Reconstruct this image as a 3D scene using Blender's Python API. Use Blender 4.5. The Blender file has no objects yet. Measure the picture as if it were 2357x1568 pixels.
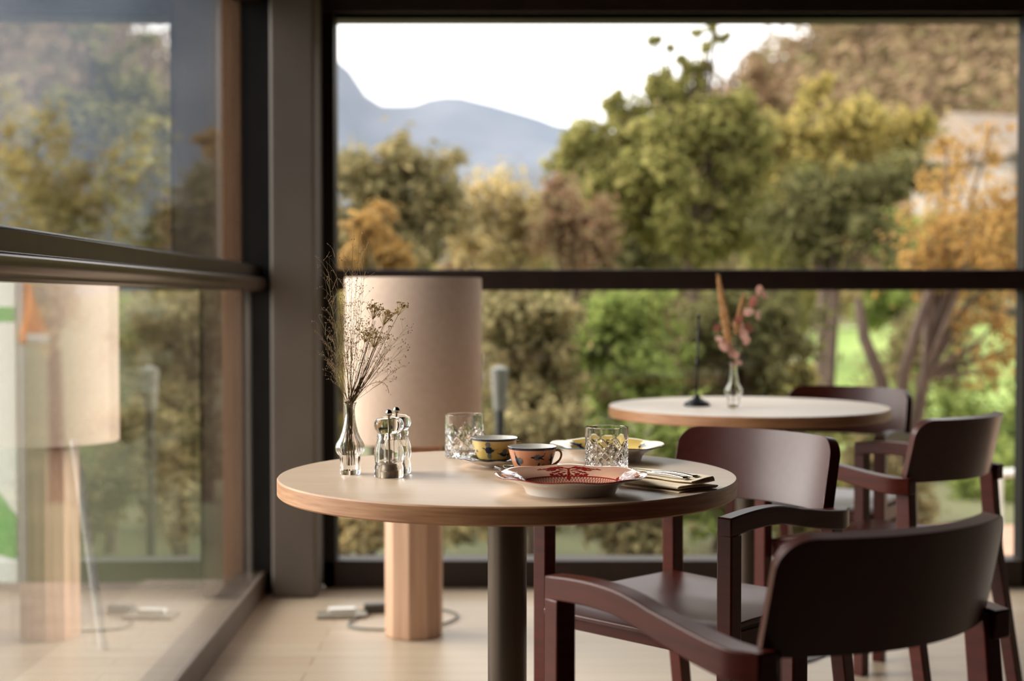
import bpy, math, random
from mathutils import Vector, Matrix
import mathutils.noise as mnoise

PI = math.pi
rnd = random.Random(7)
S = bpy.context.scene
COL = S.collection

# ------------------------------------------------------------------ camera, sky, exposure
CAM_H, FPX, PITCH = 1.07, 3274.0, math.atan((784 - 690) / 3274.0)
cd = bpy.data.cameras.new('camera')
cam = bpy.data.objects.new('camera', cd)
COL.objects.link(cam)
cam.location = (0, 0, CAM_H)
cam.rotation_euler = (PI / 2 - PITCH, 0, 0)
cd.sensor_width = 36.0
cd.lens = FPX / 2357 * 36.0
cd.clip_start, cd.clip_end = 0.05, 6000
cd.dof.use_dof = True
cd.dof.focus_distance = 2.52
cd.dof.aperture_fstop = 2.5
S.camera = cam

W = bpy.data.worlds.new('overcast_sky')
S.world = W
W.use_nodes = True
W.node_tree.nodes['Background'].inputs['Color'].default_value = (1.0, 0.985, 0.96, 1)
W.node_tree.nodes['Background'].inputs['Strength'].default_value = 2.0
sun = bpy.data.lights.new('soft_daylight', 'SUN')
sun.energy = 7.6
sun.angle = 1.0
sun.color = (1.0, 0.95, 0.88)
so = bpy.data.objects.new('soft_daylight', sun)
COL.objects.link(so)
so.rotation_euler = Vector((0.86, -0.22, -0.46)).to_track_quat('-Z', 'Y').to_euler()

vs = S.view_settings
vs.view_transform, vs.look, vs.gamma, vs.use_curve_mapping = 'Standard', 'None', 1, False
vs.exposure = 0.45
S.cycles.use_denoising = True
S.cycles.max_bounces = 10
S.cycles.diffuse_bounces = 4
S.cycles.glossy_bounces = 5
S.cycles.transmission_bounces = 10
S.cycles.transparent_max_bounces = 24
S.cycles.sample_clamp_indirect = 8
S.cycles.adaptive_threshold = 0.02


def at(px, py, d):
    """world point seen at photo pixel (px,py), d metres ahead of the camera"""
    u, v = (px - 1178.5) / FPX, (784 - py) / FPX
    c, s = math.cos(PITCH), math.sin(PITCH)
    fy, fz = c + v * s, -s + v * c
    k = d / fy
    return Vector((u * k, d, CAM_H + fz * k))


# ------------------------------------------------------------------ materials
def srgb(r, g, b):
    f = lambda c: (c / 255 / 12.92) if c / 255 <= 0.04045 else ((c / 255 + 0.055) / 1.055) ** 2.4
    return (f(r), f(g), f(b), 1)


def mat(name, col, rough=0.5, metal=0.0, spec=0.5, noise=None, coat=0.0, bump=0.0, scale=(1, 1, 1), trans=0.0, ior=1.5):
    m = bpy.data.materials.new(name)
    m.use_nodes = True
    nt = m.node_tree
    b = nt.nodes['Principled BSDF']
    b.inputs['Base Color'].default_value = col
    b.inputs['Roughness'].default_value = rough
    b.inputs['Metallic'].default_value = metal
    b.inputs['Specular IOR Level'].default_value = spec
    b.inputs['Coat Weight'].default_value = coat
    b.inputs['IOR'].default_value = ior
    b.inputs['Transmission Weight'].default_value = trans
    if noise:
        c2, sc, det = noise
        tc = nt.nodes.new('ShaderNodeTexCoord')
        mp = nt.nodes.new('ShaderNodeMapping')
        mp.inputs['Scale'].default_value = scale
        n = nt.nodes.new('ShaderNodeTexNoise')
        n.inputs['Scale'].default_value = sc
        n.inputs['Detail'].default_value = det
        r = nt.nodes.new('ShaderNodeValToRGB')
        r.color_ramp.elements[0].position, r.color_ramp.elements[1].position = 0.35, 0.68
        r.color_ramp.elements[0].color, r.color_ramp.elements[1].color = col, c2
        L = nt.links.new
        L(tc.outputs['Object'], mp.inputs['Vector'])
        L(mp.outputs['Vector'], n.inputs['Vector'])
        L(n.outputs['Fac'], r.inputs['Fac'])
        L(r.outputs['Color'], b.inputs['Base Color'])
        if bump:
            bp = nt.nodes.new('ShaderNodeBump')
            bp.inputs['Strength'].default_value = bump
            bp.inputs['Distance'].default_value = 0.002
            L(n.outputs['Fac'], bp.inputs['Height'])
            L(bp.outputs['Normal'], b.inputs['Normal'])
    return m


def leaf_mat(name, cols, transl=0.45, rough=0.6):
    """foliage: every leaf takes its own colour from a ramp, some light passes through"""
    m = bpy.data.materials.new(name)
    m.use_nodes = True
    nt = m.node_tree
    nt.nodes.clear()
    out = nt.nodes.new('ShaderNodeOutputMaterial')
    g = nt.nodes.new('ShaderNodeNewGeometry')
    r = nt.nodes.new('ShaderNodeValToRGB')
    r.color_ramp.interpolation = 'LINEAR'
    el = r.color_ramp.elements
    while len(el) < len(cols):
        el.new(0.5)
    for i, c in enumerate(cols):
        el[i].position = i / max(1, len(cols) - 1)
        el[i].color = c
    d = nt.nodes.new('ShaderNodeBsdfDiffuse')
    t = nt.nodes.new('ShaderNodeBsdfTranslucent')
    mx = nt.nodes.new('ShaderNodeMixShader')
    mx.inputs[0].default_value = transl
    L = nt.links.new
    L(g.outputs['Random Per Island'], r.inputs['Fac'])
    L(r.outputs['Color'], d.inputs['Color'])
    L(r.outputs['Color'], t.inputs['Color'])
    L(d.outputs[0], mx.inputs[1])
    L(t.outputs[0], mx.inputs[2])
    L(mx.outputs[0], out.inputs['Surface'])
    return m


def window_glass(name, f0, tint=(1, 1, 1, 1), power=5):
    """clear pane: mirror reflection by Schlick's angle law, the rest passes straight through"""
    m = bpy.data.materials.new(name)
    m.use_nodes = True
    nt = m.node_tree
    nt.nodes.clear()
    N = nt.nodes.new
    out = N('ShaderNodeOutputMaterial')
    g = N('ShaderNodeNewGeometry')
    dot = N('ShaderNodeVectorMath'); dot.operation = 'DOT_PRODUCT'
    ab = N('ShaderNodeMath'); ab.operation = 'ABSOLUTE'
    sub = N('ShaderNodeMath'); sub.operation = 'SUBTRACT'; sub.inputs[0].default_value = 1
    pw = N('ShaderNodeMath'); pw.operation = 'POWER'; pw.inputs[1].default_value = power
    ma = N('ShaderNodeMath'); ma.operation = 'MULTIPLY_ADD'
    ma.inputs[1].default_value = 1 - f0; ma.inputs[2].default_value = f0
    gl = N('ShaderNodeBsdfGlossy'); gl.inputs['Roughness'].default_value = 0.0
    tr = N('ShaderNodeBsdfTransparent'); tr.inputs['Color'].default_value = tint
    mx = N('ShaderNodeMixShader')
    L = nt.links.new
    L(g.outputs['Normal'], dot.inputs[0]); L(g.outputs['Incoming'], dot.inputs[1])
    L(dot.outputs['Value'], ab.inputs[0]); L(ab.outputs[0], sub.inputs[1])
    L(sub.outputs[0], pw.inputs[0]); L(pw.outputs[0], ma.inputs[0])
    L(ma.outputs[0], mx.inputs[0]); L(tr.outputs[0], mx.inputs[1]); L(gl.outputs[0], mx.inputs[2])
    L(mx.outputs[0], out.inputs['Surface'])
    return m


def plank_mat(name):
    m = bpy.data.materials.new(name)
    m.use_nodes = True
    nt = m.node_tree
    b = nt.nodes['Principled BSDF']
    N = nt.nodes.new
    L = nt.links.new
    tc = N('ShaderNodeTexCoord')
    br = N('ShaderNodeTexBrick')
    br.offset = 0.37
    br.inputs['Color1'].default_value = srgb(184, 166, 144)
    br.inputs['Color2'].default_value = srgb(176, 156, 134)
    br.inputs['Mortar'].default_value = srgb(120, 96, 74)
    br.inputs['Scale'].default_value = 1
    br.inputs['Mortar Size'].default_value = 0.0016
    br.inputs['Mortar Smooth'].default_value = 0.3
    br.inputs['Brick Width'].default_value = 1.6
    br.inputs['Row Height'].default_value = 0.09
    mp = N('ShaderNodeMapping'); mp.inputs['Scale'].default_value = (1.2, 22, 22)
    n = N('ShaderNodeTexNoise'); n.inputs['Scale'].default_value = 2.5; n.inputs['Detail'].default_value = 5
    mix = N('ShaderNodeMix'); mix.data_type = 'RGBA'; mix.blend_type = 'MULTIPLY'
    r = N('ShaderNodeValToRGB')
    r.color_ramp.elements[0].color = (0.78, 0.76, 0.72, 1); r.color_ramp.elements[1].color = (1, 1, 1, 1)
    L(tc.outputs['Object'], br.inputs['Vector']); L(tc.outputs['Object'], mp.inputs['Vector'])
    L(mp.outputs[0], n.inputs['Vector']); L(n.outputs['Fac'], r.inputs['Fac'])
    mix.inputs[0].default_value = 1
    L(br.outputs['Color'], mix.inputs[6]); L(r.outputs['Color'], mix.inputs[7])
    L(mix.outputs[2], b.inputs['Base Color'])
    b.inputs['Roughness'].default_value = 0.34
    return m


M = {}
M['floor'] = plank_mat('oak_planks')
M['ceiling'] = mat('dark_ceiling', srgb(30, 23, 19), 0.8, noise=(srgb(36, 28, 23), 3, 3))
M['wall'] = mat('dark_plaster', srgb(34, 27, 22), 0.85, noise=(srgb(40, 32, 26), 4, 4))
M['frame'] = mat('dark_bronze_frame', srgb(36, 22, 17), 0.45, spec=0.4, noise=(srgb(44, 28, 22), 8, 2))
M['sill'] = mat('brown_grey_sill', srgb(92, 78, 66), 0.5, noise=(srgb(100, 86, 74), 8, 2))
M['black_frame'] = mat('black_frame', srgb(17, 12, 10), 0.5, spec=0.25, noise=(srgb(22, 16, 13), 8, 2))
M['olive_metal'] = mat('olive_bronze_metal', srgb(62, 54, 40), 0.3, metal=0.55, noise=(srgb(72, 62, 46), 6, 2))
M['bead'] = mat('bronze_nosing', srgb(74, 58, 46), 0.24, metal=0.5, noise=(srgb(82, 66, 53), 6, 2))
M['pillar'] = mat('grey_brown_pillar', srgb(84, 75, 66), 0.6, noise=(srgb(92, 82, 73), 3, 4))
M['jamb_wood'] = mat('brown_timber', srgb(196, 146, 108), 0.6, noise=(srgb(178, 130, 94), 4, 5), scale=(18, 18, 1))
M['glass_low'] = window_glass('pane_glass', 0.08, (0.90, 0.915, 0.92, 1), 2.6)
M['glass_far'] = window_glass('pane_glass_clear', 0.03)
M['chair'] = mat('burgundy_stained_beech', srgb(76, 27, 17), 0.36, spec=0.25, noise=(srgb(63, 22, 13), 5, 5), scale=(1, 1, 14))
M['seatwood'] = mat('burgundy_stained_plywood', srgb(68, 26, 17), 0.32, spec=0.42, noise=(srgb(62, 22, 14), 4, 5), scale=(14, 2, 14))
M['foot'] = mat('dark_felt', srgb(30, 26, 24), 0.9, noise=(srgb(38, 33, 30), 40, 2))
M['tabletop'] = mat('matt_oak_laminate', srgb(204, 178, 152), 0.36, spec=0.5, noise=(srgb(198, 171, 145), 3, 5), scale=(2, 16, 2))
M['tabletop_pale'] = mat('pale_laminate', srgb(228, 213, 198), 0.38, spec=0.5, noise=(srgb(223, 207, 191), 3, 5), scale=(2, 16, 2))  # same laminate, grazing window sheen painted in as a paler colour
M['tableedge'] = mat('oak_edge', srgb(186, 136, 96), 0.45, noise=(srgb(152, 104, 70), 5, 6), scale=(2, 2, 34))
M['column'] = mat('dark_grey_steel', srgb(92, 80, 70), 0.35, metal=0.75, noise=(srgb(84, 73, 64), 5, 2))
M['base'] = mat('graphite_base', srgb(70, 64, 60), 0.4, metal=0.5, noise=(srgb(78, 71, 66), 5, 2))
M['shade'] = mat('linen_lamp_shade', srgb(232, 204, 183), 0.8, noise=(srgb(225, 196, 175), 60, 3), bump=0.1)
M['lampwood'] = mat('oak_column', srgb(200, 160, 130), 0.5, noise=(srgb(180, 138, 108), 4, 5), scale=(12, 12, 0.8))
M['glass'] = mat('clear_glass', (1, 1, 1, 1), 0.0, trans=1.0, ior=1.38)
M['acrylic'] = mat('clear_acrylic', (0.99, 0.99, 0.98, 1), 0.0, trans=1.0, ior=1.26)
M['chrome'] = mat('chrome', srgb(210, 208, 204), 0.08, metal=1.0, noise=(srgb(200, 198, 194), 30, 2))
M['mill_metal'] = mat('grey_mill_metal', srgb(142, 126, 106), 0.4, metal=0.4, noise=(srgb(128, 113, 95), 30, 2))
M['white_china'] = mat('white_porcelain', srgb(238, 234, 228), 0.08, spec=0.55, coat=0.3, noise=(srgb(234, 229, 222), 30, 2))
M['pink_china'] = mat('pink_glaze', srgb(208, 160, 134), 0.08, coat=0.4, noise=(srgb(200, 151, 126), 25, 2))
M['yellow_china'] = mat('yellow_glaze', srgb(226, 192, 112), 0.08, coat=0.4, noise=(srgb(218, 183, 102), 25, 2))
M['peach_china'] = mat('peach_glaze', srgb(232, 158, 118), 0.09, coat=0.4, noise=(srgb(224, 149, 109), 25, 2))
M['navy'] = mat('navy_paint', srgb(34, 40, 62), 0.12, noise=(srgb(44, 50, 74), 60, 2))
M['bluegrey'] = mat('blue_grey_paint', srgb(104, 108, 110), 0.12, noise=(srgb(122, 124, 122), 120, 2))
M['redpaint'] = mat('crimson_paint', srgb(122, 28, 24), 0.1, noise=(srgb(142, 40, 34), 60, 2))
M['tealline'] = mat('teal_paint', srgb(30, 74, 84), 0.12, noise=(srgb(38, 84, 94), 60, 2))
M['linen'] = mat('beige_linen', srgb(248, 230, 202), 0.9, noise=(srgb(240, 221, 192), 300, 3))
M['olive_china'] = mat('olive_brown_glaze', srgb(104, 92, 62), 0.08, coat=0.4, noise=(srgb(92, 82, 56), 40, 2))  # dark reflection of the trees painted into the saucer glaze
M['silver'] = mat('polished_silver', srgb(222, 216, 208), 0.12, metal=1.0, noise=(srgb(214, 208, 200), 30, 2))
M['straw'] = mat('dry_straw', srgb(132, 112, 74), 0.8, noise=(srgb(158, 138, 96), 90, 2))
M['straw_dark'] = mat('dry_stem', srgb(96, 80, 52), 0.8, noise=(srgb(120, 100, 66), 90, 2))
M['seed'] = mat('dry_seed', srgb(98, 68, 48), 0.8, noise=(srgb(140, 106, 78), 200, 2))
M['umbel'] = mat('dry_yellow_flower', srgb(168, 140, 78), 0.85, noise=(srgb(142, 114, 58), 300, 2))
M['pampas'] = mat('tan_plume', srgb(236, 196, 146), 0.9, noise=(srgb(222, 178, 126), 120, 3))
M['redleaf'] = leaf_mat('dry_red_leaf', [srgb(216, 164, 148), srgb(224, 176, 160), srgb(150, 76, 62), srgb(230, 190, 174)], 0.3)
M['blackmetal'] = mat('black_metal', srgb(30, 32, 32), 0.45, metal=0.3, noise=(srgb(38, 40, 40), 20, 2))
M['cable'] = mat('grey_green_cable', srgb(84, 82, 72), 0.5, noise=(srgb(94, 92, 82), 40, 2))
M['plugblack'] = mat('dark_plastic', srgb(58, 54, 46), 0.5, noise=(srgb(66, 62, 54), 40, 2))
M['plate_metal'] = mat('brushed_floor_box', srgb(150, 140, 124), 0.4, metal=0.4, noise=(srgb(136, 127, 112), 40, 2))
M['whiteplastic'] = mat('white_plastic', srgb(226, 224, 218), 0.4, noise=(srgb(218, 216, 210), 40, 2))
# outdoors
M['deck'] = mat('terrace_paving', srgb(150, 132, 114), 0.8, noise=(srgb(132, 116, 100), 6, 5))
M['grass'] = mat('lawn', srgb(78, 82, 50), 0.95, noise=(srgb(104, 102, 68), 0.6, 6))
M['brightgrass'] = mat('bright_lawn', srgb(112, 136, 62), 0.95, noise=(srgb(132, 148, 78), 0.8, 5))
M['pinkpave'] = mat('pink_paving', srgb(196, 158, 132), 0.85, noise=(srgb(178, 142, 118), 5, 5))
M['bark'] = mat('bark', srgb(92, 74, 62), 0.9, noise=(srgb(66, 52, 44), 6, 5), scale=(4, 4, 1))
M['rock'] = mat('rock_and_scrub', srgb(92, 102, 116), 0.95, noise=(srgb(118, 122, 132), 0.012, 8))  # distance haze is mixed into the base colour as blue grey
M['rock2'] = mat('dark_wooded_ridge', srgb(76, 84, 94), 0.95, noise=(srgb(98, 100, 104), 0.02, 8))  # blue grey cast is air haze put into the colour
M['woodhill'] = mat('autumn_wooded_slope', srgb(64, 52, 39), 0.95, noise=(srgb(80, 65, 50), 0.12, 7))
M['housewall'] = mat('pale_render', srgb(136, 128, 120), 0.9, noise=(srgb(122, 115, 108), 1.5, 4))
M['roof'] = mat('grey_roof_tiles', srgb(112, 98, 84), 0.85, noise=(srgb(126, 112, 98), 3, 5))
M['darkglass'] = mat('dark_house_window', srgb(70, 74, 80), 0.15, noise=(srgb(60, 64, 70), 2, 2))
M['galv'] = mat('galvanised_steel', srgb(214, 214, 210), 0.5, metal=0.0, noise=(srgb(202, 202, 198), 12, 3))
M['banner'] = mat('white_banner', srgb(226, 226, 214), 0.7, noise=(srgb(218, 218, 206), 3, 2))
M['greenprint'] = mat('green_print', srgb(120, 176, 96), 0.7, noise=(srgb(104, 160, 84), 6, 2))
M['orange'] = mat('orange_cloth', srgb(230, 140, 44), 0.8, noise=(srgb(218, 128, 36), 6, 2))
M['whitecloth'] = mat('white_cloth', srgb(236, 234, 228), 0.8, noise=(srgb(228, 226, 220), 6, 2))
M['lantern'] = mat('pale_grey_metal', srgb(104, 103, 96), 0.6, noise=(srgb(96, 95, 88), 10, 2))


# ------------------------------------------------------------------ mesh helpers
class MB:
    def __init__(self):
        self.v, self.f, self.m = [], [], []

    def add(self, vs, fs, mi=0):
        o = len(self.v)
        self.v += [tuple(p) for p in vs]
        self.f += [tuple(o + i for i in f) for f in fs]
        self.m += [mi] * len(fs)
        return self

    def box(self, a, b, mi=0, T=None):
        (x0, y0, z0), (x1, y1, z1) = a, b
        vs = [Vector(p) for p in ((x0, y0, z0), (x1, y0, z0), (x1, y1, z0), (x0, y1, z0), (x0, y0, z1), (x1, y0, z1), (x1, y1, z1), (x0, y1, z1))]
        if T: vs = [T @ p for p in vs]
        return self.add(vs, [(0, 3, 2, 1), (4, 5, 6, 7), (0, 1, 5, 4), (1, 2, 6, 5), (2, 3, 7, 6), (3, 0, 4, 7)], mi)

    def loft(self, rings, mi=0, cap=True):
        n = len(rings[0])
        vs = [p for r in rings for p in r]
        fs = []
        for i in range(len(rings) - 1):
            for j in range(n):
                k = (j + 1) % n
                fs.append((i * n + j, i * n + k, (i + 1) * n + k, (i + 1) * n + j))
        if cap:
            fs.append(tuple(reversed(range(n))))
            fs.append(tuple((len(rings) - 1) * n + j for j in range(n)))
        return self.add(vs, fs, mi)

    def lathe(self, prof, n=48, mi=0, c=(0, 0, 0), fn=None, closed=False, mfn=None):
        """prof: list of (r,z); fn(i,ang,r,z)->(r,z) ripples it"""
        rows, vs = [], []
        for i, (r, z) in enumerate(prof):
            if r < 1e-6:
                rows.append([len(vs)]); vs.append((c[0], c[1], c[2] + z)); continue
            row = []
            for j in range(n):
                a = 2 * PI * j / n
                rr, zz = fn(i, a, r, z) if fn else (r, z)
                row.append(len(vs)); vs.append((c[0] + rr * math.cos(a), c[1] + rr * math.sin(a), c[2] + zz))
            rows.append(row)
        prs = list(zip(rows[:-1], rows[1:]))
        if closed: prs.append((rows[-1], rows[0]))
        for q, (A, B) in enumerate(prs):
            fs = []
            for j in range(n):
                k = (j + 1) % n
                if len(A) == 1 and len(B) == 1: continue
                if len(A) == 1: fs.append((A[0], B[k], B[j]))
                elif len(B) == 1: fs.append((A[j], A[k], B[0]))
                else: fs.append((A[j], A[k], B[k], B[j]))
            o = len(self.v)
            self.f += [tuple(o + i for i in f) for f in fs]
            self.m += [mfn(q) if mfn else mi] * len(fs)
        # vertices are added once, after the faces were indexed from the same offset
        self.v += vs
        return self

    def tube(self, pts, r, n=6, mi=0, cap=True):
        pts = [Vector(p) for p in pts]
        rr = r if isinstance(r, (list, tuple)) else [r] * len(pts)
        rings, up = [], None
        for i, p in enumerate(pts):
            t = (pts[min(i + 1, len(pts) - 1)] - pts[max(i - 1, 0)]).normalized()
            if up is None:
                up = t.orthogonal().normalized()
            u = (up - t * up.dot(t))
            u = u.normalized() if u.length > 1e-6 else t.orthogonal().normalized()
            up = u
            w = t.cross(u)
            rings.append([p + (u * math.cos(2 * PI * j / n) + w * math.sin(2 * PI * j / n)) * rr[i] for j in range(n)])
        return self.loft(rings, mi, cap)

    def octa(self, p, r, mi=0, st=1.0):
        p = Vector(p)
        vs = [p + Vector(d) * r for d in ((1, 0, 0), (-1, 0, 0), (0, 1, 0), (0, -1, 0), (0, 0, st), (0, 0, -st))]
        return self.add(vs, [(0, 2, 4), (2, 1, 4), (1, 3, 4), (3, 0, 4), (2, 0, 5), (1, 2, 5), (3, 1, 5), (0, 3, 5)], mi)

    def sphere(self, p, r, n=16, m=10, mi=0):
        return self.lathe([(max(0.0, r * math.sin(PI * i / m)) if 0 < i < m else 0.0, -r * math.cos(PI * i / m)) for i in range(m + 1)], n, mi, p)


def obj(name, mb, mats, parent=None, smooth=45, bevel=0, seg=2, loc=None, rot=None, sub=0):
    me = bpy.data.meshes.new(name)
    me.from_pydata([tuple(v) for v in mb.v], [], mb.f)
    for m in (mats if isinstance(mats, (list, tuple)) else [mats]):
        me.materials.append(m)
    me.polygons.foreach_set('material_index', mb.m)
    me.validate()
    if smooth:
        me.shade_smooth()
        if smooth < 180:
            me.set_sharp_from_angle(angle=math.radians(smooth))
    me.update()
    o = bpy.data.objects.new(name, me)
    COL.objects.link(o)
    if parent: o.parent = parent
    if loc is not None: o.location = loc
    if rot is not None: o.rotation_euler = rot
    if bevel:
        b = o.modifiers.new('bevel', 'BEVEL')
        b.width, b.segments, b.limit_method, b.angle_limit = bevel, seg, 'ANGLE', math.radians(40)
    if sub:
        s = o.modifiers.new('subsurf', 'SUBSURF'); s.levels = s.render_levels = sub
    return o


def tag(o, label, cat, group=None, kind=None):
    o['label'], o['category'] = label, cat
    if group: o['group'] = group
    if kind: o['kind'] = kind
    return o


def thing(name, label, cat, loc=(0, 0, 0), rz=0, group=None):
    o = bpy.data.objects.new(name, None)
    o.empty_display_size = 0.1
    COL.objects.link(o)
    o.location = loc
    o.rotation_euler = (0, 0, rz)
    return tag(o, label, cat, group)


def struct(name, mb, m, parent=None, **k):
    o = obj(name, mb, m, parent, **k)
    if not parent: o['kind'] = 'structure'
    return o


def dup(root, loc, rz, label, group=None):
    r = root.copy(); COL.objects.link(r)
    r.location, r.rotation_euler = loc, (0, 0, rz)
    r['label'] = label
    if group: r['group'] = group
    for ch in list(root.children):
        c = ch.copy(); COL.objects.link(c); c.parent = r
        for g in list(ch.children):
            d = g.copy(); COL.objects.link(d); d.parent = c
    return r


# ------------------------------------------------------------------ room
WALL_Y = 5.29          # inner face of the far window wall
FAR_TOP = 2.125
CEIL = 2.55
LW = Vector((-0.876, 3.99, 0))   # a point on the left glazing line
LROT = 0.02                      # the left wall turns a little away from the view axis
LEFT_END = 1.30                  # local y where the left glazing stops at the corner
BACK_Y, RIGHT_X = -3.6, 4.4


def wall_empty(name):
    o = bpy.data.objects.new(name, None)
    COL.objects.link(o)
    o['kind'] = 'structure'
    return o


struct('floor', MB().box((-1.4, BACK_Y, -0.12), (RIGHT_X, WALL_Y + 0.12, 0)), M['floor'], smooth=0)
struct('ceiling', MB().box((-1.3, BACK_Y - .1, CEIL), (RIGHT_X + .1, WALL_Y + 0.25, CEIL + 0.15)), M['ceiling'], smooth=0)
struct('wall_right', MB().box((RIGHT_X, BACK_Y, 0), (RIGHT_X + 0.15, WALL_Y + .2, CEIL)), M['wall'], smooth=0)
struct('wall_back', MB().box((-1.2, BACK_Y - 0.15, 0), (RIGHT_X + .15, BACK_Y, CEIL)), M['wall'], smooth=0)
struct('wall_far', MB().box((-0.95, WALL_Y - 0.02, FAR_TOP), (RIGHT_X, WALL_Y + 0.2, CEIL)), M['frame'], smooth=0)
struct('wall_left', MB().box((-0.16, BACK_Y - 4.0, 2.19), (0.02, LEFT_END + .05, CEIL)), M['frame'], smooth=0, loc=LW, rot=(0, 0, LROT))

struct('wall_left', MB().box((-0.16, BACK_Y - 4.0, 0), (0.02, -2.24, 2.19)), M['wall'], smooth=0, loc=LW, rot=(0, 0, LROT))  # unseen stretch closed off to keep window light from the chair backs

# corner pillar
struct('trim_1', MB().box((-0.862, 5.07, 0), (-0.700, 5.28, CEIL)), M['pillar'], bevel=0.012, seg=3)

# far window: frame, transom, panes
w1 = wall_empty('window_1'); w1.location = (0, WALL_Y, 0)
struct('window_frame', MB().box((-0.70, -0.03, 0.0), (-0.655, 0.09, FAR_TOP)), M['black_frame'], w1, bevel=0.004)
struct('window_sill', MB().box((-0.70, -0.03, 0.0), (RIGHT_X, 0.09, 0.10)), M['frame'], w1, bevel=0.005)
struct('head_rail', MB().box((-0.70, -0.03, FAR_TOP), (RIGHT_X, 0.09, FAR_TOP + 0.08)), M['frame'], w1, bevel=0.005)
struct('transom', MB().box((-0.66, -0.03, 1.104), (RIGHT_X, 0.07, 1.182)), M['frame'], w1, bevel=0.006)
struct('mullion', MB().box((1.893, -0.03, 0.0), (1.97, 0.06, FAR_TOP)), M['black_frame'], w1, bevel=0.004)
struct('mullion', MB().box((3.9, -0.05, 0.0), (3.97, 0.09, FAR_TOP)), M['frame'], w1, bevel=0.004)
for z0, z1 in ((0.09, 1.11), (1.175, FAR_TOP + .01)):
    struct('pane', MB().box((-0.66, 0.045, z0), (RIGHT_X, 0.06, z1)), M['glass_far'], w1, smooth=0)

# left window wall: local +y runs to the corner, local +x points into the room
w2 = wall_empty('window_2'); w2.location = LW; w2.rotation_euler = (0, 0, LROT)
Y0, Y1 = -2.24, LEFT_END
struct('window_sill', MB().box((-0.10, Y0, 0.0), (0.004, Y1, 0.082)), M['sill'], w2, bevel=0.004)
struct('window_frame', MB().box((-0.085, Y1 - 0.14, 0.0), (0.035, Y1 - 0.02, 2.2)), M['black_frame'], w2, bevel=0.004)
struct('head_rail', MB().box((-0.10, Y0, 2.14), (0.004, Y1, 2.22)), M['frame'], w2, bevel=0.004)
up = MB()
prof = [(-0.085, 1.148), (-0.012, 1.148), (-0.012, 1.190), (-0.016, 1.194), (-0.022, 1.190), (-0.028, 1.196), (-0.034, 1.199), (-0.085, 1.199)]
up.loft([[(x, y, z) for x, z in prof] for y in (Y0, Y1 - 0.1)])
struct('sash_rail', up, M['olive_metal'], w2, smooth=30, bevel=0.0015)
lo = MB()
prof = [(-0.05, 1.100), (0.012, 1.100), (0.012, 1.106), (0.019, 1.110), (0.021, 1.122), (0.021, 1.140), (0.018, 1.147), (0.012, 1.150), (-0.05, 1.150)]
lo.loft([[(x, y, z) for x, z in prof] for y in (Y0, Y1 - 0.1)])
struct('handrail', lo, M['bead'], w2, smooth=60)
struct('pane', MB().box((-0.02, Y0, 0.075), (-0.004, Y1 - .1, 1.105)), M['glass_low'], w2, smooth=0)
struct('pane', MB().box((-0.070, Y0, 1.19), (-0.054, Y1 - .1, 2.15)), M['glass_low'], w2, smooth=0)
for ym in (-2.24,):
    struct('mullion', MB().box((-0.09, ym, 0.0), (0.01, ym + 0.07, 2.2)), M['black_frame'], w2, bevel=0.004)
# timber jamb outside the left glazing
struct('trim_2', MB().box((-1.045, 5.13, -0.05), (-0.975, 5.24, 2.5)), M['jamb_wood'], bevel=0.004)


# ------------------------------------------------------------------ chairs
def smoothstep(t):
    t = max(0, min(1, t)); return t * t * (3 - 2 * t)


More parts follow.
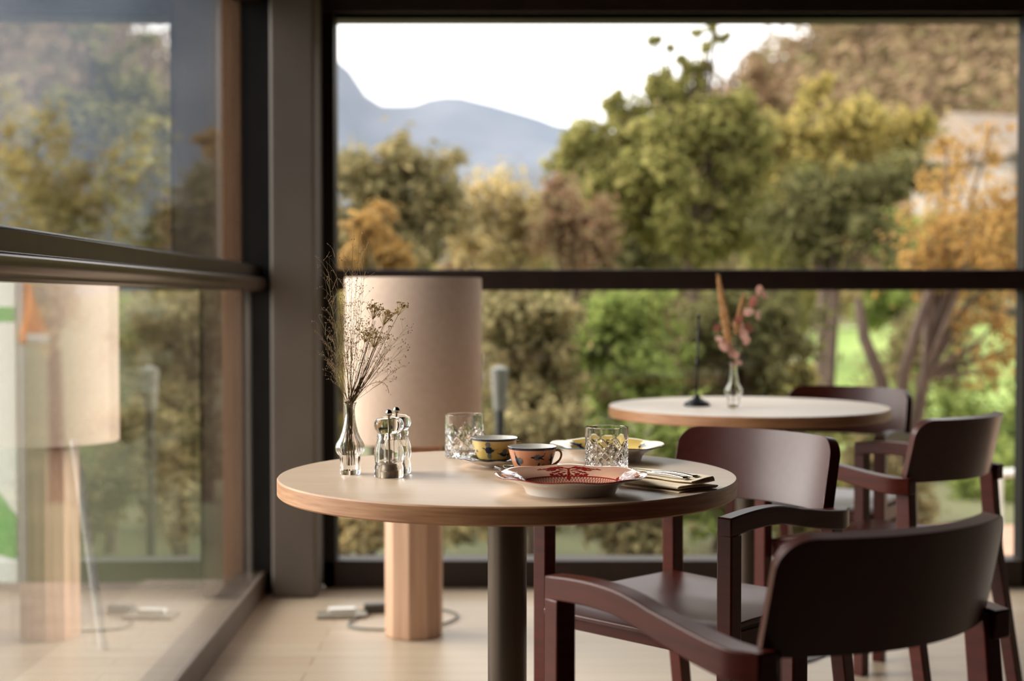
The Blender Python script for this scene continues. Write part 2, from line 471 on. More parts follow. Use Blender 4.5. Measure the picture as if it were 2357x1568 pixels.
def make_chair(label):
    t = thing('armchair', label, 'chair', group='burgundy wooden armchairs')
    w = 0.017
    for s in (-1, 1):
        lg = MB()
        xf = s * 0.234
        lg.loft([[(xf - w, 0.172, z), (xf + w, 0.172, z), (xf + w, 0.206, z), (xf - w, 0.206, z)] for z in (0.0, 0.45, 0.634)])
        obj('leg', lg, M['chair'], t, bevel=0.003)
        # rear leg leans back to the floor and carries the backrest
        lr = MB()
        ring = lambda z, y, x, d: [(x - w * .95, y - d, z), (x + w * .95, y - d, z), (x + w * .95, y + d, z), (x - w * .95, y + d, z)]
        lr.loft([ring(0, -0.292, s * 0.222, 0.016), ring(0.42, -0.222, s * 0.214, 0.019), ring(0.635, -0.208, s * 0.205, 0.019)])
        obj('leg', lr, M['chair'], t, bevel=0.003)
        ar = MB()
        rings = []
        for i in range(25):
            k = i / 24
            y = 0.206 - k * (0.206 + 0.236)
            x = s * (0.234 - 0.004 * k)
            if k > 0.88: x -= s * 0.012 * ((k - 0.88) / 0.12) ** 2
            zt = 0.666 + 0.008 * math.sin(PI * min(1, k / 0.55)) - 0.026 * smoothstep((k - 0.35) / 0.6)
            th = 0.036 + 0.004 * smoothstep((k - .4) / .5)
            hw = 0.0165 + 0.004 * smoothstep((k - .5) / .4)
            if k > 0.94: hw *= 0.82
            rings.append([(x - hw, y, zt - th), (x + hw, y, zt - th), (x + hw, y, zt), (x - hw, y, zt)])
        ar.loft(rings)
        obj('armrest', ar, M['chair'], t, smooth=35, bevel=0.003)
        rail = MB()
        rail.loft([[(s * .205 - .011, y, .395), (s * .205 + .011, y, .395), (s * .205 + .011, y, .438), (s * .205 - .011, y, .438)] for y in (.172, -.205)])
        obj('seat_rail', rail, M['chair'], t, bevel=0.002)
    for y in (.176, -.200):
        obj('seat_rail', MB().box((-.196, y, .395), (.196, y + .022, .436)), M['chair'], t, bevel=0.002)
    # saddle-shaped plywood seat
    st = MB()
    nx, ny = 24, 22
    def seat_z(u, v):
        zz = 0.452 - 0.014 * (1 - u * u) * smoothstep((v + 1.0) / 0.7) * (1 - smoothstep((v - .2) / .8))
        if v > 0.55: zz -= 0.020 * ((v - 0.55) / 0.45) ** 2
        zz += 0.004 * (u * u) * (1 - smoothstep((v - .3) / .5))
        return zz
    top, bot = [], []
    for j in range(ny + 1):
        v = -1 + 2 * j / ny
        hw = 0.214 - 0.010 * smoothstep((-v) / 1.0)
        hw_in = hw
        if v > 0.74 or v < -0.86: hw_in = min(hw, 0.212)
        for i in range(nx + 1):
            u = -1 + 2 * i / nx
            x, y = u * hw_in, 0.005 + v * 0.212
            z = seat_z(u, v)
            top.append((x, y, z)); bot.append((x, y, z - 0.012))
    n1 = nx + 1
    fs = []
    for j in range(ny):
        for i in range(nx):
            a = j * n1 + i
            fs.append((a, a + 1, a + n1 + 1, a + n1))
            b = a + n1 * (ny + 1)
            fs.append((b, b + n1, b + n1 + 1, b + 1))
    off = n1 * (ny + 1)
    edge = [i for i in range(nx)] + [j * n1 + nx for j in range(ny)] + [ny * n1 + nx - i for i in range(nx)] + [(ny - j) * n1 for j in range(ny)]
    for q in range(len(edge)):
        a, b = edge[q], edge[(q + 1) % len(edge)]
        fs.append((a, a + off, b + off, b))
    st.add(top + bot, fs)
    obj('seat', st, M['seatwood'], t, smooth=40, bevel=0.003)
    # wide curved backrest with rounded corners
    bk = MB()
    half, z0, z1, rc = 0.2045, 0.628, 0.781, 0.040
    outline = []
    NB = 26
    for i in range(NB + 1): outline.append((-half + 0.012 + (2 * half - .024) * i / NB, z0))
    for (cx, cz, a0) in ((half - 0.012, z0 + .012, -90), ):
        for q in range(1, 4): outline.append((cx + .012 * math.cos(math.radians(a0 + 30 * q)), cz + .012 * math.sin(math.radians(a0 + 30 * q))))
    for q in range(0, 8): outline.append((half - rc + rc * math.cos(math.radians(90 * q / 7)), z1 - rc + rc * math.sin(math.radians(90 * q / 7))))
    for i in range(1, NB): outline.append((half - rc - (2 * half - 2 * rc) * i / NB, z1))
    for q in range(0, 8): outline.append((-half + rc - rc * math.sin(math.radians(90 * q / 7)), z1 - rc + rc * math.cos(math.radians(90 * q / 7))))
    for q in range(0, 3): outline.append((-half + .012 - .012 * math.cos(math.radians(30 * q)), z0 + .012 - .012 * math.sin(math.radians(30 * q))))
    def bpos(x, z, side):
        k = (z - z0) / (z1 - z0)
        yb = -0.200 - 0.036 * k - 0.062 * (1 - (x / half) ** 2)
        slope = 2 * 0.062 * x / half ** 2
        nrm = Vector((-slope, 1, 0.2)).normalized()
        return Vector((x, yb, z)) + nrm * (0.012 * side)
    # front and back skins are strips between bottom and top outline points, so the panel bends smoothly
    xs = sorted(set(round(p[0], 5) for p in outline))
    def span(x):
        ax = abs(x)
        zt = z1 if ax <= half - rc else z1 - rc + math.sqrt(max(0, rc * rc - (ax - half + rc) ** 2))
        zb = z0 if ax <= half - .012 else z0 + .012 - math.sqrt(max(0, .012 ** 2 - (ax - half + .012) ** 2))
        return zb, zt
    R = 8
    xs = [-half + 2 * half * (0.5 - 0.5 * math.cos(PI * i / 40)) for i in range(41)]
    fr, ba = [], []
    for x in xs:
        zb, zt = span(max(-half + 1e-4, min(half - 1e-4, x)))
        for r in range(R + 1):
            z = zb + (zt - zb) * r / R
            fr.append(bpos(x, z, 1)); ba.append(bpos(x, z, -1))
    fs = []
    nn = R + 1
    o2 = len(fr)
    for i in range(40):
        for r in range(R):
            a = i * nn + r
            fs.append((a, a + 1, a + nn + 1, a + nn)); b = a + o2
            fs.append((b, b + nn, b + nn + 1, b + 1))
        a = i * nn; fs.append((a, a + nn, a + nn + o2, a + o2))
        a = i * nn + R; fs.append((a, a + o2, a + nn + o2, a + nn))
    for r in range(R):
        fs.append((r, r + o2, r + 1 + o2, r + 1)); a = 40 * nn + r
        fs.append((a, a + 1, a + 1 + o2, a + o2))
    bk.add(fr + ba, fs)
    obj('backrest', bk, M['seatwood'], t, smooth=50, bevel=0.004)
    return t


ch = make_chair('burgundy wooden armchair nearest the camera, its dark back turned to us')
ch.location, ch.rotation_euler = (0.369, 2.038, 0), (0, 0, 0.574)
dup(ch, (0.368, 2.933, 0), 2.371, 'burgundy wooden armchair facing us across the laid round table')
dup(ch, (0.957, 3.729, 0), 0.766, 'burgundy wooden armchair with its back to us at the far bare table')
dup(ch, (0.985, 4.47, 0), 2.599, 'burgundy wooden armchair tucked under the far side of the bare table')

# ------------------------------------------------------------------ tables
TZ = 0.745


def make_table(label, loc, topmat, base_r=0.24):
    t = thing('pedestal_table', label, 'table', loc, group='round pedestal tables')
    R = 0.425
    top = MB()
    prof = [(0, TZ - .032), (R - .003, TZ - .032), (R, TZ - .029), (R, TZ - .003), (R - .002, TZ - .0005), (R - .004, TZ), (0, TZ)]
    top.lathe(prof, 128, 0, mfn=lambda q: 1 if q in (1, 2, 3) else 0)
    obj('tabletop', top, [M[topmat], M['tableedge']], t, smooth=35)
    col = MB().lathe([(0, 0.012), (0.0365, 0.012), (0.0365, TZ - .04), (0.10, TZ - .036), (0.10, TZ - .032), (0, TZ - .032)], 48)
    obj('column', col, M['column'], t, smooth=40)
    b = MB().lathe([(0, 0), (base_r, 0), (base_r, .006), (base_r - .008, .010), (.06, .016), (.045, .03), (0, .03)], 96)
    obj('base', b, M['base'], t, smooth=30)
    return t


make_table('round oak table laid with plates, cups and glasses', (-0.009, 2.65, 0), 'tabletop')
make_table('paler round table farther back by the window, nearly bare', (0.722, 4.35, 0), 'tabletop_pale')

# ------------------------------------------------------------------ floor lamp
lamp = thing('floor_lamp', 'floor lamp with a big beige drum shade on a thick oak column', 'lamp', (-0.313, 4.52, 0))
sh = MB().lathe([(.205, .625), (.214, .622), (.2165, .625), (.2165, 1.136), (.214, 1.139), (.205, 1.136), (.203, 1.13), (.203, .63)], 72, closed=True)
obj('lamp_shade', sh, M['shade'], lamp, smooth=50)
colm = MB().lathe([(0, 0), (.0925, 0), (.0925, .60), (0, .60)], 10)
obj('lamp_column', colm, M['lampwood'], lamp, smooth=0, bevel=.006, seg=3, rot=(0, 0, .2))
st = MB().tube([(0, 0, .6), (0, 0, .86)], .012, 12)
for k in range(3):
    a = k * 2 * PI / 3
    st.tube([(0, 0, .68), (.204 * math.cos(a), .204 * math.sin(a), .68)], .003, 6)
obj('shade_carrier', st, M['blackmetal'], lamp)
obj('bulb', MB().sphere((0, 0, .90), .04), M['whiteplastic'], lamp)


def bez(p0, p1, p2, p3, n=14):
    p0, p1, p2, p3 = map(Vector, (p0, p1, p2, p3))
    return [p0 * (1 - t) ** 3 + p1 * 3 * t * (1 - t) ** 2 + p2 * 3 * t * t * (1 - t) + p3 * t ** 3 for t in (i / n for i in range(n + 1))]


# floor outlet box, plug and cables near the lamp
fb = thing('floor_socket_box', 'small metal floor socket box with a white lid by the lamp', 'socket', (-0.575, 4.78, 0), 0.1)
obj('socket_frame', MB().box((-.085, -.045, 0), (.085, .045, .012)), M['plate_metal'], fb, bevel=.003)
obj('socket_lid', MB().box((-.045, -.005, .012), (.045, .035, .026)), M['whiteplastic'], fb, bevel=.003)
pg = thing('plug_adapter', 'dark plug adapter lying on the floor beside the lamp', 'adapter', (-0.462, 4.84, 0), 0.15)
obj('adapter_body', MB().box((-.045, -.02, 0), (.045, .02, .03)), M['plugblack'], pg, bevel=.005)
obj('adapter_pins', MB().tube([(-.06, -.006, .014), (-.04, -.006, .014)], .003, 6).tube([(-.06, .006, .014), (-.04, .006, .014)], .003, 6), M['chrome'], pg)
c1 = bez((-.49, 4.80, .006), (-.58, 4.62, .006), (-.54, 4.56, .006), (-.395, 4.56, .006))
c1 += bez((-.40, 4.545, .006), (-.5, 4.53, .006), (-.54, 4.55, .006), (-.50, 4.62, .006), 10)
tag(obj('lamp_cable', MB().tube(c1[:15], .004, 6), M['cable']), 'grey lamp cable looping on the floor left of the lamp', 'cable')
c2 = bez((-.235, 4.63, .006), (-.15, 4.74, .006), (-.17, 4.85, .006), (-.30, 4.88, .006))
tag(obj('lamp_cable', MB().tube(c2, .004, 6), M['cable']), 'short dark cable loop on the floor right of the lamp', 'cable')


# ------------------------------------------------------------------ tableware
def profile_interp(prof, z):
    for (r0, z0), (r1, z1) in zip(prof[:-1], prof[1:]):
        if z0 <= z <= z1: return r0 + (r1 - r0) * (z - z0) / max(1e-9, z1 - z0)
    return prof[-1][0]


def vase_profile():
    return [(.0005, 0), (.0185, 0), (.0195, .002), (.0193, .030), (.0200, .0345), (.0235, .0375), (.0266, .0425), (.0275, .0488), (.0262, .0555),
            (.0228, .062), (.0190, .068), (.0152, .078), (.0122, .090), (.0102, .102), (.0092, .112), (.0094, .121), (.0105, .128), (.0125, .1335)]


def make_vase(label, loc, group):
    t = thing('bud_vase', label, 'vase', loc, group=group)
    out = vase_profile()
    inn = [(max(.003, r - .0024), z) for r, z in out if z >= .010]
    inn[0] = (.0155, .008)
    prof = [(0, 0)] + out[1:] + list(reversed(inn)) + [(0, .008)]
    no = len(out)
    def fl(i, a, r, z):
        k = 0
        if .034 < z < .105: k = .018 * math.cos(14 * a)
        dz = .0016 * math.cos(5 * a + .5) if z > .128 else 0
        return r * (1 + k), z + dz
    obj('vase_body', MB().lathe(prof, 84, 0, fn=fl), M['glass'], t, smooth=60)
    return t


VASE = (-0.302, 2.645, TZ)
FVASE = (0.667, 4.275, TZ)
make_vase('small glass bud vase holding fine dried grasses on the laid table', VASE, 'glass bud vases')
make_vase('small glass bud vase holding tan plumes on the far table', FVASE, 'glass bud vases')

# dried bouquet, laid out in a vertical fan around the vase
PXM = 2.645 / FPX


def bq(px, py, dy=0.0):
    return at(px, py, VASE[1] + dy)


g = MB()
r2 = random.Random(21)
base_c = Vector(VASE)


def stem_from_vase(tip, bend, rad, mb, mi=0, n=9, neck=None):
    neck = neck or (base_c + Vector((r2.uniform(-.005, .005), r2.uniform(-.005, .005), .128)))
    foot = base_c + Vector((r2.uniform(-.009, .009), r2.uniform(-.007, .007), r2.choice((.016, .045, .075, .09, .10, .105, .11))))
    if foot.z - base_c.z > .07: foot.x = base_c.x + (foot.x - base_c.x) * .5; foot.y = base_c.y + (foot.y - base_c.y) * .5
    d = Vector(tip) - neck
    mid = neck + d * .5 + Vector(bend)
    pts = [foot, foot.lerp(neck, .5)] + [neck * (1 - t) ** 2 + mid * 2 * t * (1 - t) + Vector(tip) * t * t for t in (i / n for i in range(n + 1))]
    mb.tube(pts, [rad] * 3 + [rad * (1 - .6 * i / n) for i in range(n)], 4, mi)
    return pts[2:]


def panicle(tip, nsub, spread, seeds=True):
    pts = stem_from_vase(tip, (r2.uniform(-.008, .008), r2.uniform(-.008, .008), 0), .00045, g)
    for q in range(nsub):
        k = .35 + .62 * q / nsub
        i = min(len(pts) - 2, int(k * (len(pts) - 1)))
        p = pts[i].lerp(pts[i + 1], k * (len(pts) - 1) - i)
        d = (pts[-1] - pts[0]).normalized()
        off = Vector((r2.uniform(-1, 1), r2.uniform(-1, 1), r2.uniform(-.1, .6))) * spread * (1.15 - .5 * k)
        e = p + d * spread * .7 + off
        m = p.lerp(e, .5) + Vector((0, 0, .004))
        g.tube([p, m, e], [.00025, .0002, .00015], 3)
        for w_ in range(2):
            f = e.lerp(m, .3 * w_) + Vector((r2.uniform(-1, 1), r2.uniform(-1, 1), r2.uniform(-.3, 1))) * spread * .28
            g.tube([e.lerp(m, .3 * w_), f], [.00017, .00013], 3)
            if seeds: g.octa(f, r2.uniform(.0006, .0011), 1, 1.5)
        if seeds: g.octa(e, r2.uniform(.0006, .0011), 1, 1.5)


tips = [(738, 745), (760, 690), (757, 640), (752, 600), (768, 560), (790, 575), (795, 650), (812, 560), (828, 530), (840, 620), (846, 545), (815, 690),
        (770, 790), (785, 730), (760, 830), (800, 760), (825, 740), (775, 860), (790, 820), (850, 780), (905, 770), (930, 800), (915, 850),
        (940, 745), (890, 830), (810, 800), (835, 800), (780, 700), (806, 620)]
for (px, py) in tips:
    panicle(bq(px, py, r2.uniform(-.05, .05)), 11, .028)
for (px, py) in [(723, 730), (735, 705), (757, 590), (745, 625), (815, 520), (848, 560), (825, 610)]:
    pts = stem_from_vase(bq(px, py, r2.uniform(-.03, .03)), (-.006, 0, 0), .0004, g)
    for k in (5, 7):
        e = pts[k] + Vector((r2.uniform(-.02, .02), r2.uniform(-.01, .01), r2.uniform(.008, .03)))
        g.tube([pts[k], e], [.0003, .0002], 3); g.octa(e, .0009, 1)
for q in range(26):
    stem_from_vase(bq(r2.uniform(845, 905), r2.uniform(735, 860), r2.uniform(-.02, .02)), (.002, 0, 0), .0007, g, 2)
bend = bez(base_c + Vector((.004, 0, .14)), bq(845, 880), bq(890, 860), bq(895, 905), 12)
g.tube(bend, [.0006] * 13, 4)
for q in range(5, 13): g.octa(bend[q] + Vector((r2.uniform(-.004, .004), 0, r2.uniform(-.004, .004))), .0009, 1)
tag(obj('dried_grass', g, [M['straw'], M['seed'], M['straw_dark']], smooth=60), 'bunch of fine dried grasses with tiny seeds in the near glass vase', 'dried grass', kind='stuff')


def umbel(px, py, dy, n, spread, label):
    t = thing('dried_flower', label, 'flower', base_c, group='dried yellow flower heads')
    tip = bq(px, py, dy)
    sm = MB()
    pts = stem_from_vase(tip, (.004, 0, 0), .0009, sm)
    sm.v = [tuple(Vector(v) - base_c) for v in sm.v]
    fm = MB()
    d = (pts[-1] - pts[-4]).normalized()
    root = tip - d * .024
    for q in range(n):
        e = tip + Vector((r2.gauss(0, 1) * spread, r2.gauss(0, 1) * spread, r2.gauss(0, .55) * spread))
        fm.tube([root - base_c, e - base_c], [.0004, .0003], 3)
        for w_ in range(5):
            fm.octa(e - base_c + Vector((r2.gauss(0, 1), r2.gauss(0, 1), r2.gauss(0, .7))) * .0022, r2.uniform(.0009, .0017), 0)
    obj('stem', sm, M['straw_dark'], t, smooth=60)
    obj('flower_head', fm, M['umbel'], t, smooth=60)


umbel(866, 706, .0, 26, .0085, 'dried yellow flower head, the tallest left one above the vase')
umbel(893, 722, .01, 30, .0090, 'dried yellow flower head in the middle of the near bunch')
umbel(929, 701, .0, 12, .0060, 'small dried flower head farthest right in the near bunch')
umbel(846, 760, -.02, 22, .0120, 'loose pale dried flower head lowest left in the near bunch')
umbel(868, 772, -.01, 26, .0110, 'loose dried flower head lowest in the middle of the near bunch')


# salt and pepper mills
def make_mill(label, loc):
    t = thing('pepper_mill', label, 'mill', loc, group='clear acrylic mills')
    o1 = [(0, .0005), (.0255, .0005), (.0265, .002), (.0265, .018), (.0255, .022), (.0252, .026), (.0262, .032), (.0272, .040), (.0270, .047), (.0256, .055),
          (.0232, .062), (.0216, .068), (.0212, .072), (.0220, .0735), (.0222, .078), (.0212, .0805)]
    inn = [(.0165, .0805), (.0170, .072), (.0185, .060), (.0205, .048), (.0205, .038), (.0195, .028), (0, .027)]
    def fl(i, a, r, z):
        return (r * (1 + .016 * math.cos(8 * a)) if .022 < z < .066 and r > .0211 else r), z
    obj('mill_body', MB().lathe(o1 + inn, 64, 0, fn=fl), M['acrylic'], t, smooth=55)
    dome = [(0, .0815), (.0205, .0815), (.0215, .083), (.0245, .087), (.0268, .0935), (.0268, .099), (.0240, .1055), (.0175, .1095), (.008, .1110), (0, .1110)]
    def fl2(i, a, r, z):
        return (r * (1 + .02 * math.cos(8 * a)) if r > .02 else r), z
    hd_ = obj('mill_head', MB().lathe(dome, 64, 0, fn=fl2), M['acrylic'], t, smooth=55)
    obj('grinder', MB().lathe([(0, .0012), (.0135, .0012), (.0135, .0115), (.0125, .0125), (.0125, .0160), (.0115, .0175), (.0115, .0245), (.004, .0268), (0, .0268)], 32), M['mill_metal'], t, smooth=40)
    obj('shaft', MB().tube([(0, 0, .027), (0, 0, .113)], .0016, 12), M['mill_metal'], t)
    kb = MB().sphere((0, 0, .1178), .0066, 24, 14)
    obj('knob', kb, M['chrome'], hd_, smooth=180)
    return t


ml = make_mill('clear acrylic mill with chrome knob, the front one beside the vase', (-0.2255, 2.60, TZ))
dup(ml, (-0.2165, 2.662, TZ), 0.3, 'clear acrylic mill standing half hidden behind the front mill')


# cut crystal tumblers
def make_tumbler(label, loc, rz=0):
    t = thing('cut_glass_tumbler', label, 'glass', loc, rz, group='cut crystal tumblers')
    R, Hh = .0402, .089
    NA, NZ = 144, 48
    prof = [(0, .0005), (R - .004, .0005), (R - .0015, .0015)]
    for j in range(NZ + 1):
        prof.append((R, .003 + (Hh - .004) * j / NZ))
    prof += [(R - .0005, Hh), (R - .0020, Hh)]
    inner = [(R - .0028, Hh - .001), (R - .0032, .070), (R - .0042, .035), (R - .0052, .018), (R - .010, .0135), (0, .0125)]
    P, zt = 8, .064
    tri = lambda x: abs((x % 1) * 2 - 1)
    def cut(i, a, r, z):
        if i < 3 or i >= 3 + NZ + 1: return r, z
        u = a / (2 * PI) * P
        v = z / .0315
        depth = 0
        if z < zt + .010:
            g1, g2 = tri(u + v * 1.0), tri(u - v * 1.0)
            w_ = .26
            for gg in (g1, g2):
                if gg > 1 - w_: depth = max(depth, (gg - (1 - w_)) / w_ * .0021)
            h1, h2 = tri(2 * u + v * 2), tri(2 * u - v * 2)
            if z < .045:
                for gg in (h1, h2):
                    if gg > .72: depth = max(depth, (gg - .72) / .28 * .0011)
            depth *= 1 - smoothstep((z - zt + .010) / .018)
            vert = tri(u * 1 + .0)
            if vert > .86 and z < .07: depth = max(depth, (vert - .86) / .14 * .0010)
        return r - depth, z
    obj('tumbler_body', MB().lathe(prof + inner, NA, 0, fn=cut), M['glass'], t, smooth=18)
    return t


tm = make_tumbler('cut crystal tumbler at the back left, behind the yellow cup', (-0.098, 2.93, TZ))
dup(tm, (0.176, 2.64, TZ), 0.25, 'cut crystal tumbler between the two plates, right of the peach cup')


# porcelain: painted motifs are thin patches of the same mesh
def flower_shapes(sx, sy, k, rr):
    """list of (mat index, polygon in local units of about 1) for one painted spray"""
    def lobe(cx, cy, r, n, dep, ex=1.0, rot=0):
        p = []
        for q in range(n * 6):
            a = 2 * PI * q / (n * 6)
            rad = r * (1 - dep + dep * abs(math.cos(n * a / 2)))
            x, y = rad * math.cos(a), rad * math.sin(a) * ex
            p.append((cx + x * math.cos(rot) - y * math.sin(rot), cy + x * math.sin(rot) + y * math.cos(rot)))
        return p
    def leafp(cx, cy, l, w, rot):
        p = []
        for q in range(14):
            a = 2 * PI * q / 14
            x, y = l * math.cos(a), w * math.sin(a) * (1 - .35 * math.cos(a))
            p.append((cx + x * math.cos(rot) - y * math.sin(rot), cy + x * math.sin(rot) + y * math.cos(rot)))
        return p
    if k == 0:
        L = [(2, lobe(.22, .05, .42, 9, .25)), (1, leafp(-.22, .1, .62, .26, 1.75)), (1, leafp(-.35, .85, .28, .05, 1.6)), (1, leafp(.0, -.72, .35, .09, 1.3)),
             (1, leafp(.25, -.9, .30, .12, 2.6)), (1, leafp(.75, -.92, .28, .10, .15)), (1, leafp(-.15, -.95, .2, .09, .5))]
    elif k == 1:
        L = [(2, lobe(-.05, .05, .52, 10, .3, .75)), (1, leafp(-.62, .1, .24, .1, 2.9)), (1, leafp(.55, .1, .32, .09, .3)), (1, leafp(.55, -.2, .34, .08, -.5)),
             (1, leafp(.85, .38, .2, .04, 1.0)), (1, leafp(.2, -.05, .3, .12, .1))]
    elif k == 2:
        L = [(1, lobe(.0, .0, .50, 8, .14)), (2, lobe(-.1, .72, .36, 8, .3, 1.1)), (2, lobe(.05, -.75, .36, 9, .3, 1.15)), (1, leafp(.48, -.02, .26, .18, .2)),
             (1, leafp(-.66, .18, .26, .07, 2.8)), (2, leafp(.9, .18, .4, .02, .0))]
    else:
        L = [(1, leafp(0, .35, .36, .17, 1.5)), (2, lobe(-.45, -.05, .3, 7, .3, .8)), (2, lobe(.5, .0, .3, 7, .3, .8)), (1, leafp(0, -.2, .4, .12, .05)), (2, leafp(.72, .35, .22, .08, 1.0))]
    c, s = math.cos(rr), math.sin(rr)
    return [(m, [((x * c - y * s) * sx, (x * s + y * c) * sy) for x, y in p]) for m, p in L]


def wrap_patch(mb, poly, mi, fn, rings=3):
    """fan-fill a star-shaped polygon with a few rings and map each point with fn(u,v)"""
    cx = sum(p[0] for p in poly) / len(poly); cy = sum(p[1] for p in poly) / len(poly)
    vs = [fn(cx, cy)]
    n = len(poly)
    for k in range(1, rings + 1):
        for (x, y) in poly: vs.append(fn(cx + (x - cx) * k / rings, cy + (y - cy) * k / rings))
    fs = [(0, 1 + j, 1 + (j + 1) % n) for j in range(n)]
    for k in range(rings - 1):
        for j in range(n):
            a, b = 1 + k * n + j, 1 + k * n + (j + 1) % n
            fs.append((a, a + n, b + n, b))
    mb.add(vs, fs, mi)


CUP_OUT = [(.0205, .0), (.0215, .001), (.0215, .004), (.0240, .0055), (.0300, .0095), (.0345, .016), (.0380, .026), (.0415, .038), (.0440, .047), (.0452, .0515)]


def make_cup(label, loc, glaze, rz, sprays, group):
    t = thing('tea_cup', label, 'cup', loc, rz, group=group)
    mb = MB()
    inn = [(.0443, .0518), (.0428, .047), (.0403, .038), (.0368, .026), (.0332, .017), (.0285, .011), (.020, .0078), (0, .007)]
    prof = [(0, .002), (.018, .002), (.019, 0)] + CUP_OUT + inn
    n0 = 3 + len(CUP_OUT)
    def mf(q): return 0 if 3 <= q < n0 - 2 else (1 if q == n0 - 2 else 3)
    def rip(i, a, r, z):
        if 6 <= i < n0 - 2: r *= 1 + .006 * abs(math.cos(6 * a))
        return r, z
    mb.lathe(prof, 96, 0, mfn=mf, fn=rip)
    def P(a0, z0):
        def fn(u, v):
            z = max(.004, min(.0505, z0 + v))
            r = profile_interp(CUP_OUT, z) * 1.0065 + .00035
            a = a0 + u / .040
            return (r * math.cos(a), r * math.sin(a), z)
        return fn
    for (deg, z, k, s, ro) in sprays:
        for m, poly in flower_shapes(s, s, k, ro):
            wrap_patch(mb, poly, m, P(math.radians(deg), z))
    # scrolling ground line round the foot
    for q in range(40):
        a = 2 * PI * q / 40
        wrap_patch(mb, [(x, y) for x, y in [(-.0042, -.001), (-.002, .0014), (0, .0006 + .0012 * (q % 3 == 0)), (.002, .0016), (.0042, -.0008), (0, -.0018)]], 1, P(a, .0098), 1)
    obj('cup_body', mb, [M[glaze], M['navy'], M['bluegrey'], M['white_china']], t, smooth=50)
    hp = bez((.0420, 0, .041), (.062, 0, .050), (.066, 0, .020), (.0335, 0, .013), 16)
    hb = MB().tube(hp, [.0027 - .0007 * math.sin(PI * i / 16) for i in range(17)], 10)
    obj('handle', hb, M[glaze], t, smooth=180)
    return t


def make_saucer(label, loc, glaze, rz, group):
    t = thing('saucer', label, 'saucer', loc, rz, group=group)
    R = .071
    low = [(0, .0015), (.020, .0015), (.021, 0), (.024, 0), (.025, .002), (.045, .0075), (.060, .0125), (R, .0170)]
    upp = [(R + .0003, .0180), (R - .0012, .0186), (.060, .0148), (.045, .0100), (.028, .0058), (0, .0050)]
    nl = len(low)
    def wav(i, a, r, z):
        k = smoothstep((r - .035) / .036)
        return r * (1 + .016 * k * (abs(math.cos(6 * a)) - .5)), z + .0009 * k * math.cos(12 * a)
    mb = MB().lathe(low + upp, 96, 0, fn=wav, mfn=lambda q: 3 if q < nl - 1 else (1 if q in (nl - 1, nl) else 0))
    uz = [(.0050, 0), (.0058, .028), (.0100, .045), (.0148, .060), (.0186, .0698)]
    def zz(r): return profile_interp([(z, q) for z, q in uz], r)
    for q in range(4):
        a0 = q * PI / 2 + .5
        for m, poly in flower_shapes(.014, .011, q % 4, .2):
            def fn(u, v, a0=a0):
                r = .050 + v; a = a0 + u / .05
                r = max(.032, min(.068, r))
                return (r * math.cos(a), r * math.sin(a), zz(r) + .0006)
            wrap_patch(mb, poly, m, fn)
    obj('saucer_body', mb, [M[glaze], M['navy'], M['bluegrey'], M['white_china']], t, smooth=50)
    return t


SH = .0052
PC, YC = (0.037, 2.60), (-0.034, 2.765)
make_saucer('dark painted saucer under the peach cup', (PC[0] + .001, PC[1], TZ), 'olive_china', 0.3, 'painted porcelain saucers')
make_saucer('dark painted saucer under the yellow cup', (YC[0], YC[1], TZ), 'olive_china', 0.1, 'painted porcelain saucers')
make_cup('peach porcelain cup with dark blue flowers, nearest on its saucer', (PC[0], PC[1], TZ + SH), 'peach_china', 0.35,
         [(-150, .027, 0, .0150, .05), (-96, .034, 1, .0150, .1), (-92, .016, 3, .013, 0), (-50, .030, 2, .010, .4), (20, .03, 0, .011, 0), (90, .03, 1, .012, 0), (150, .03, 2, .011, 0)], 'painted porcelain cups')
make_cup('yellow porcelain cup with dark blue flowers, behind the peach cup', (YC[0], YC[1], TZ + SH), 'yellow_china', 0.25,
         [(-120, .030, 2, .0150, -.05), (-74, .024, 0, .0140, 1.2), (-166, .027, 3, .006, .0), (-20, .03, 1, .012, .2), (40, .03, 0, .011, 0), (100, .03, 1, .012, 0)], 'painted porcelain cups')


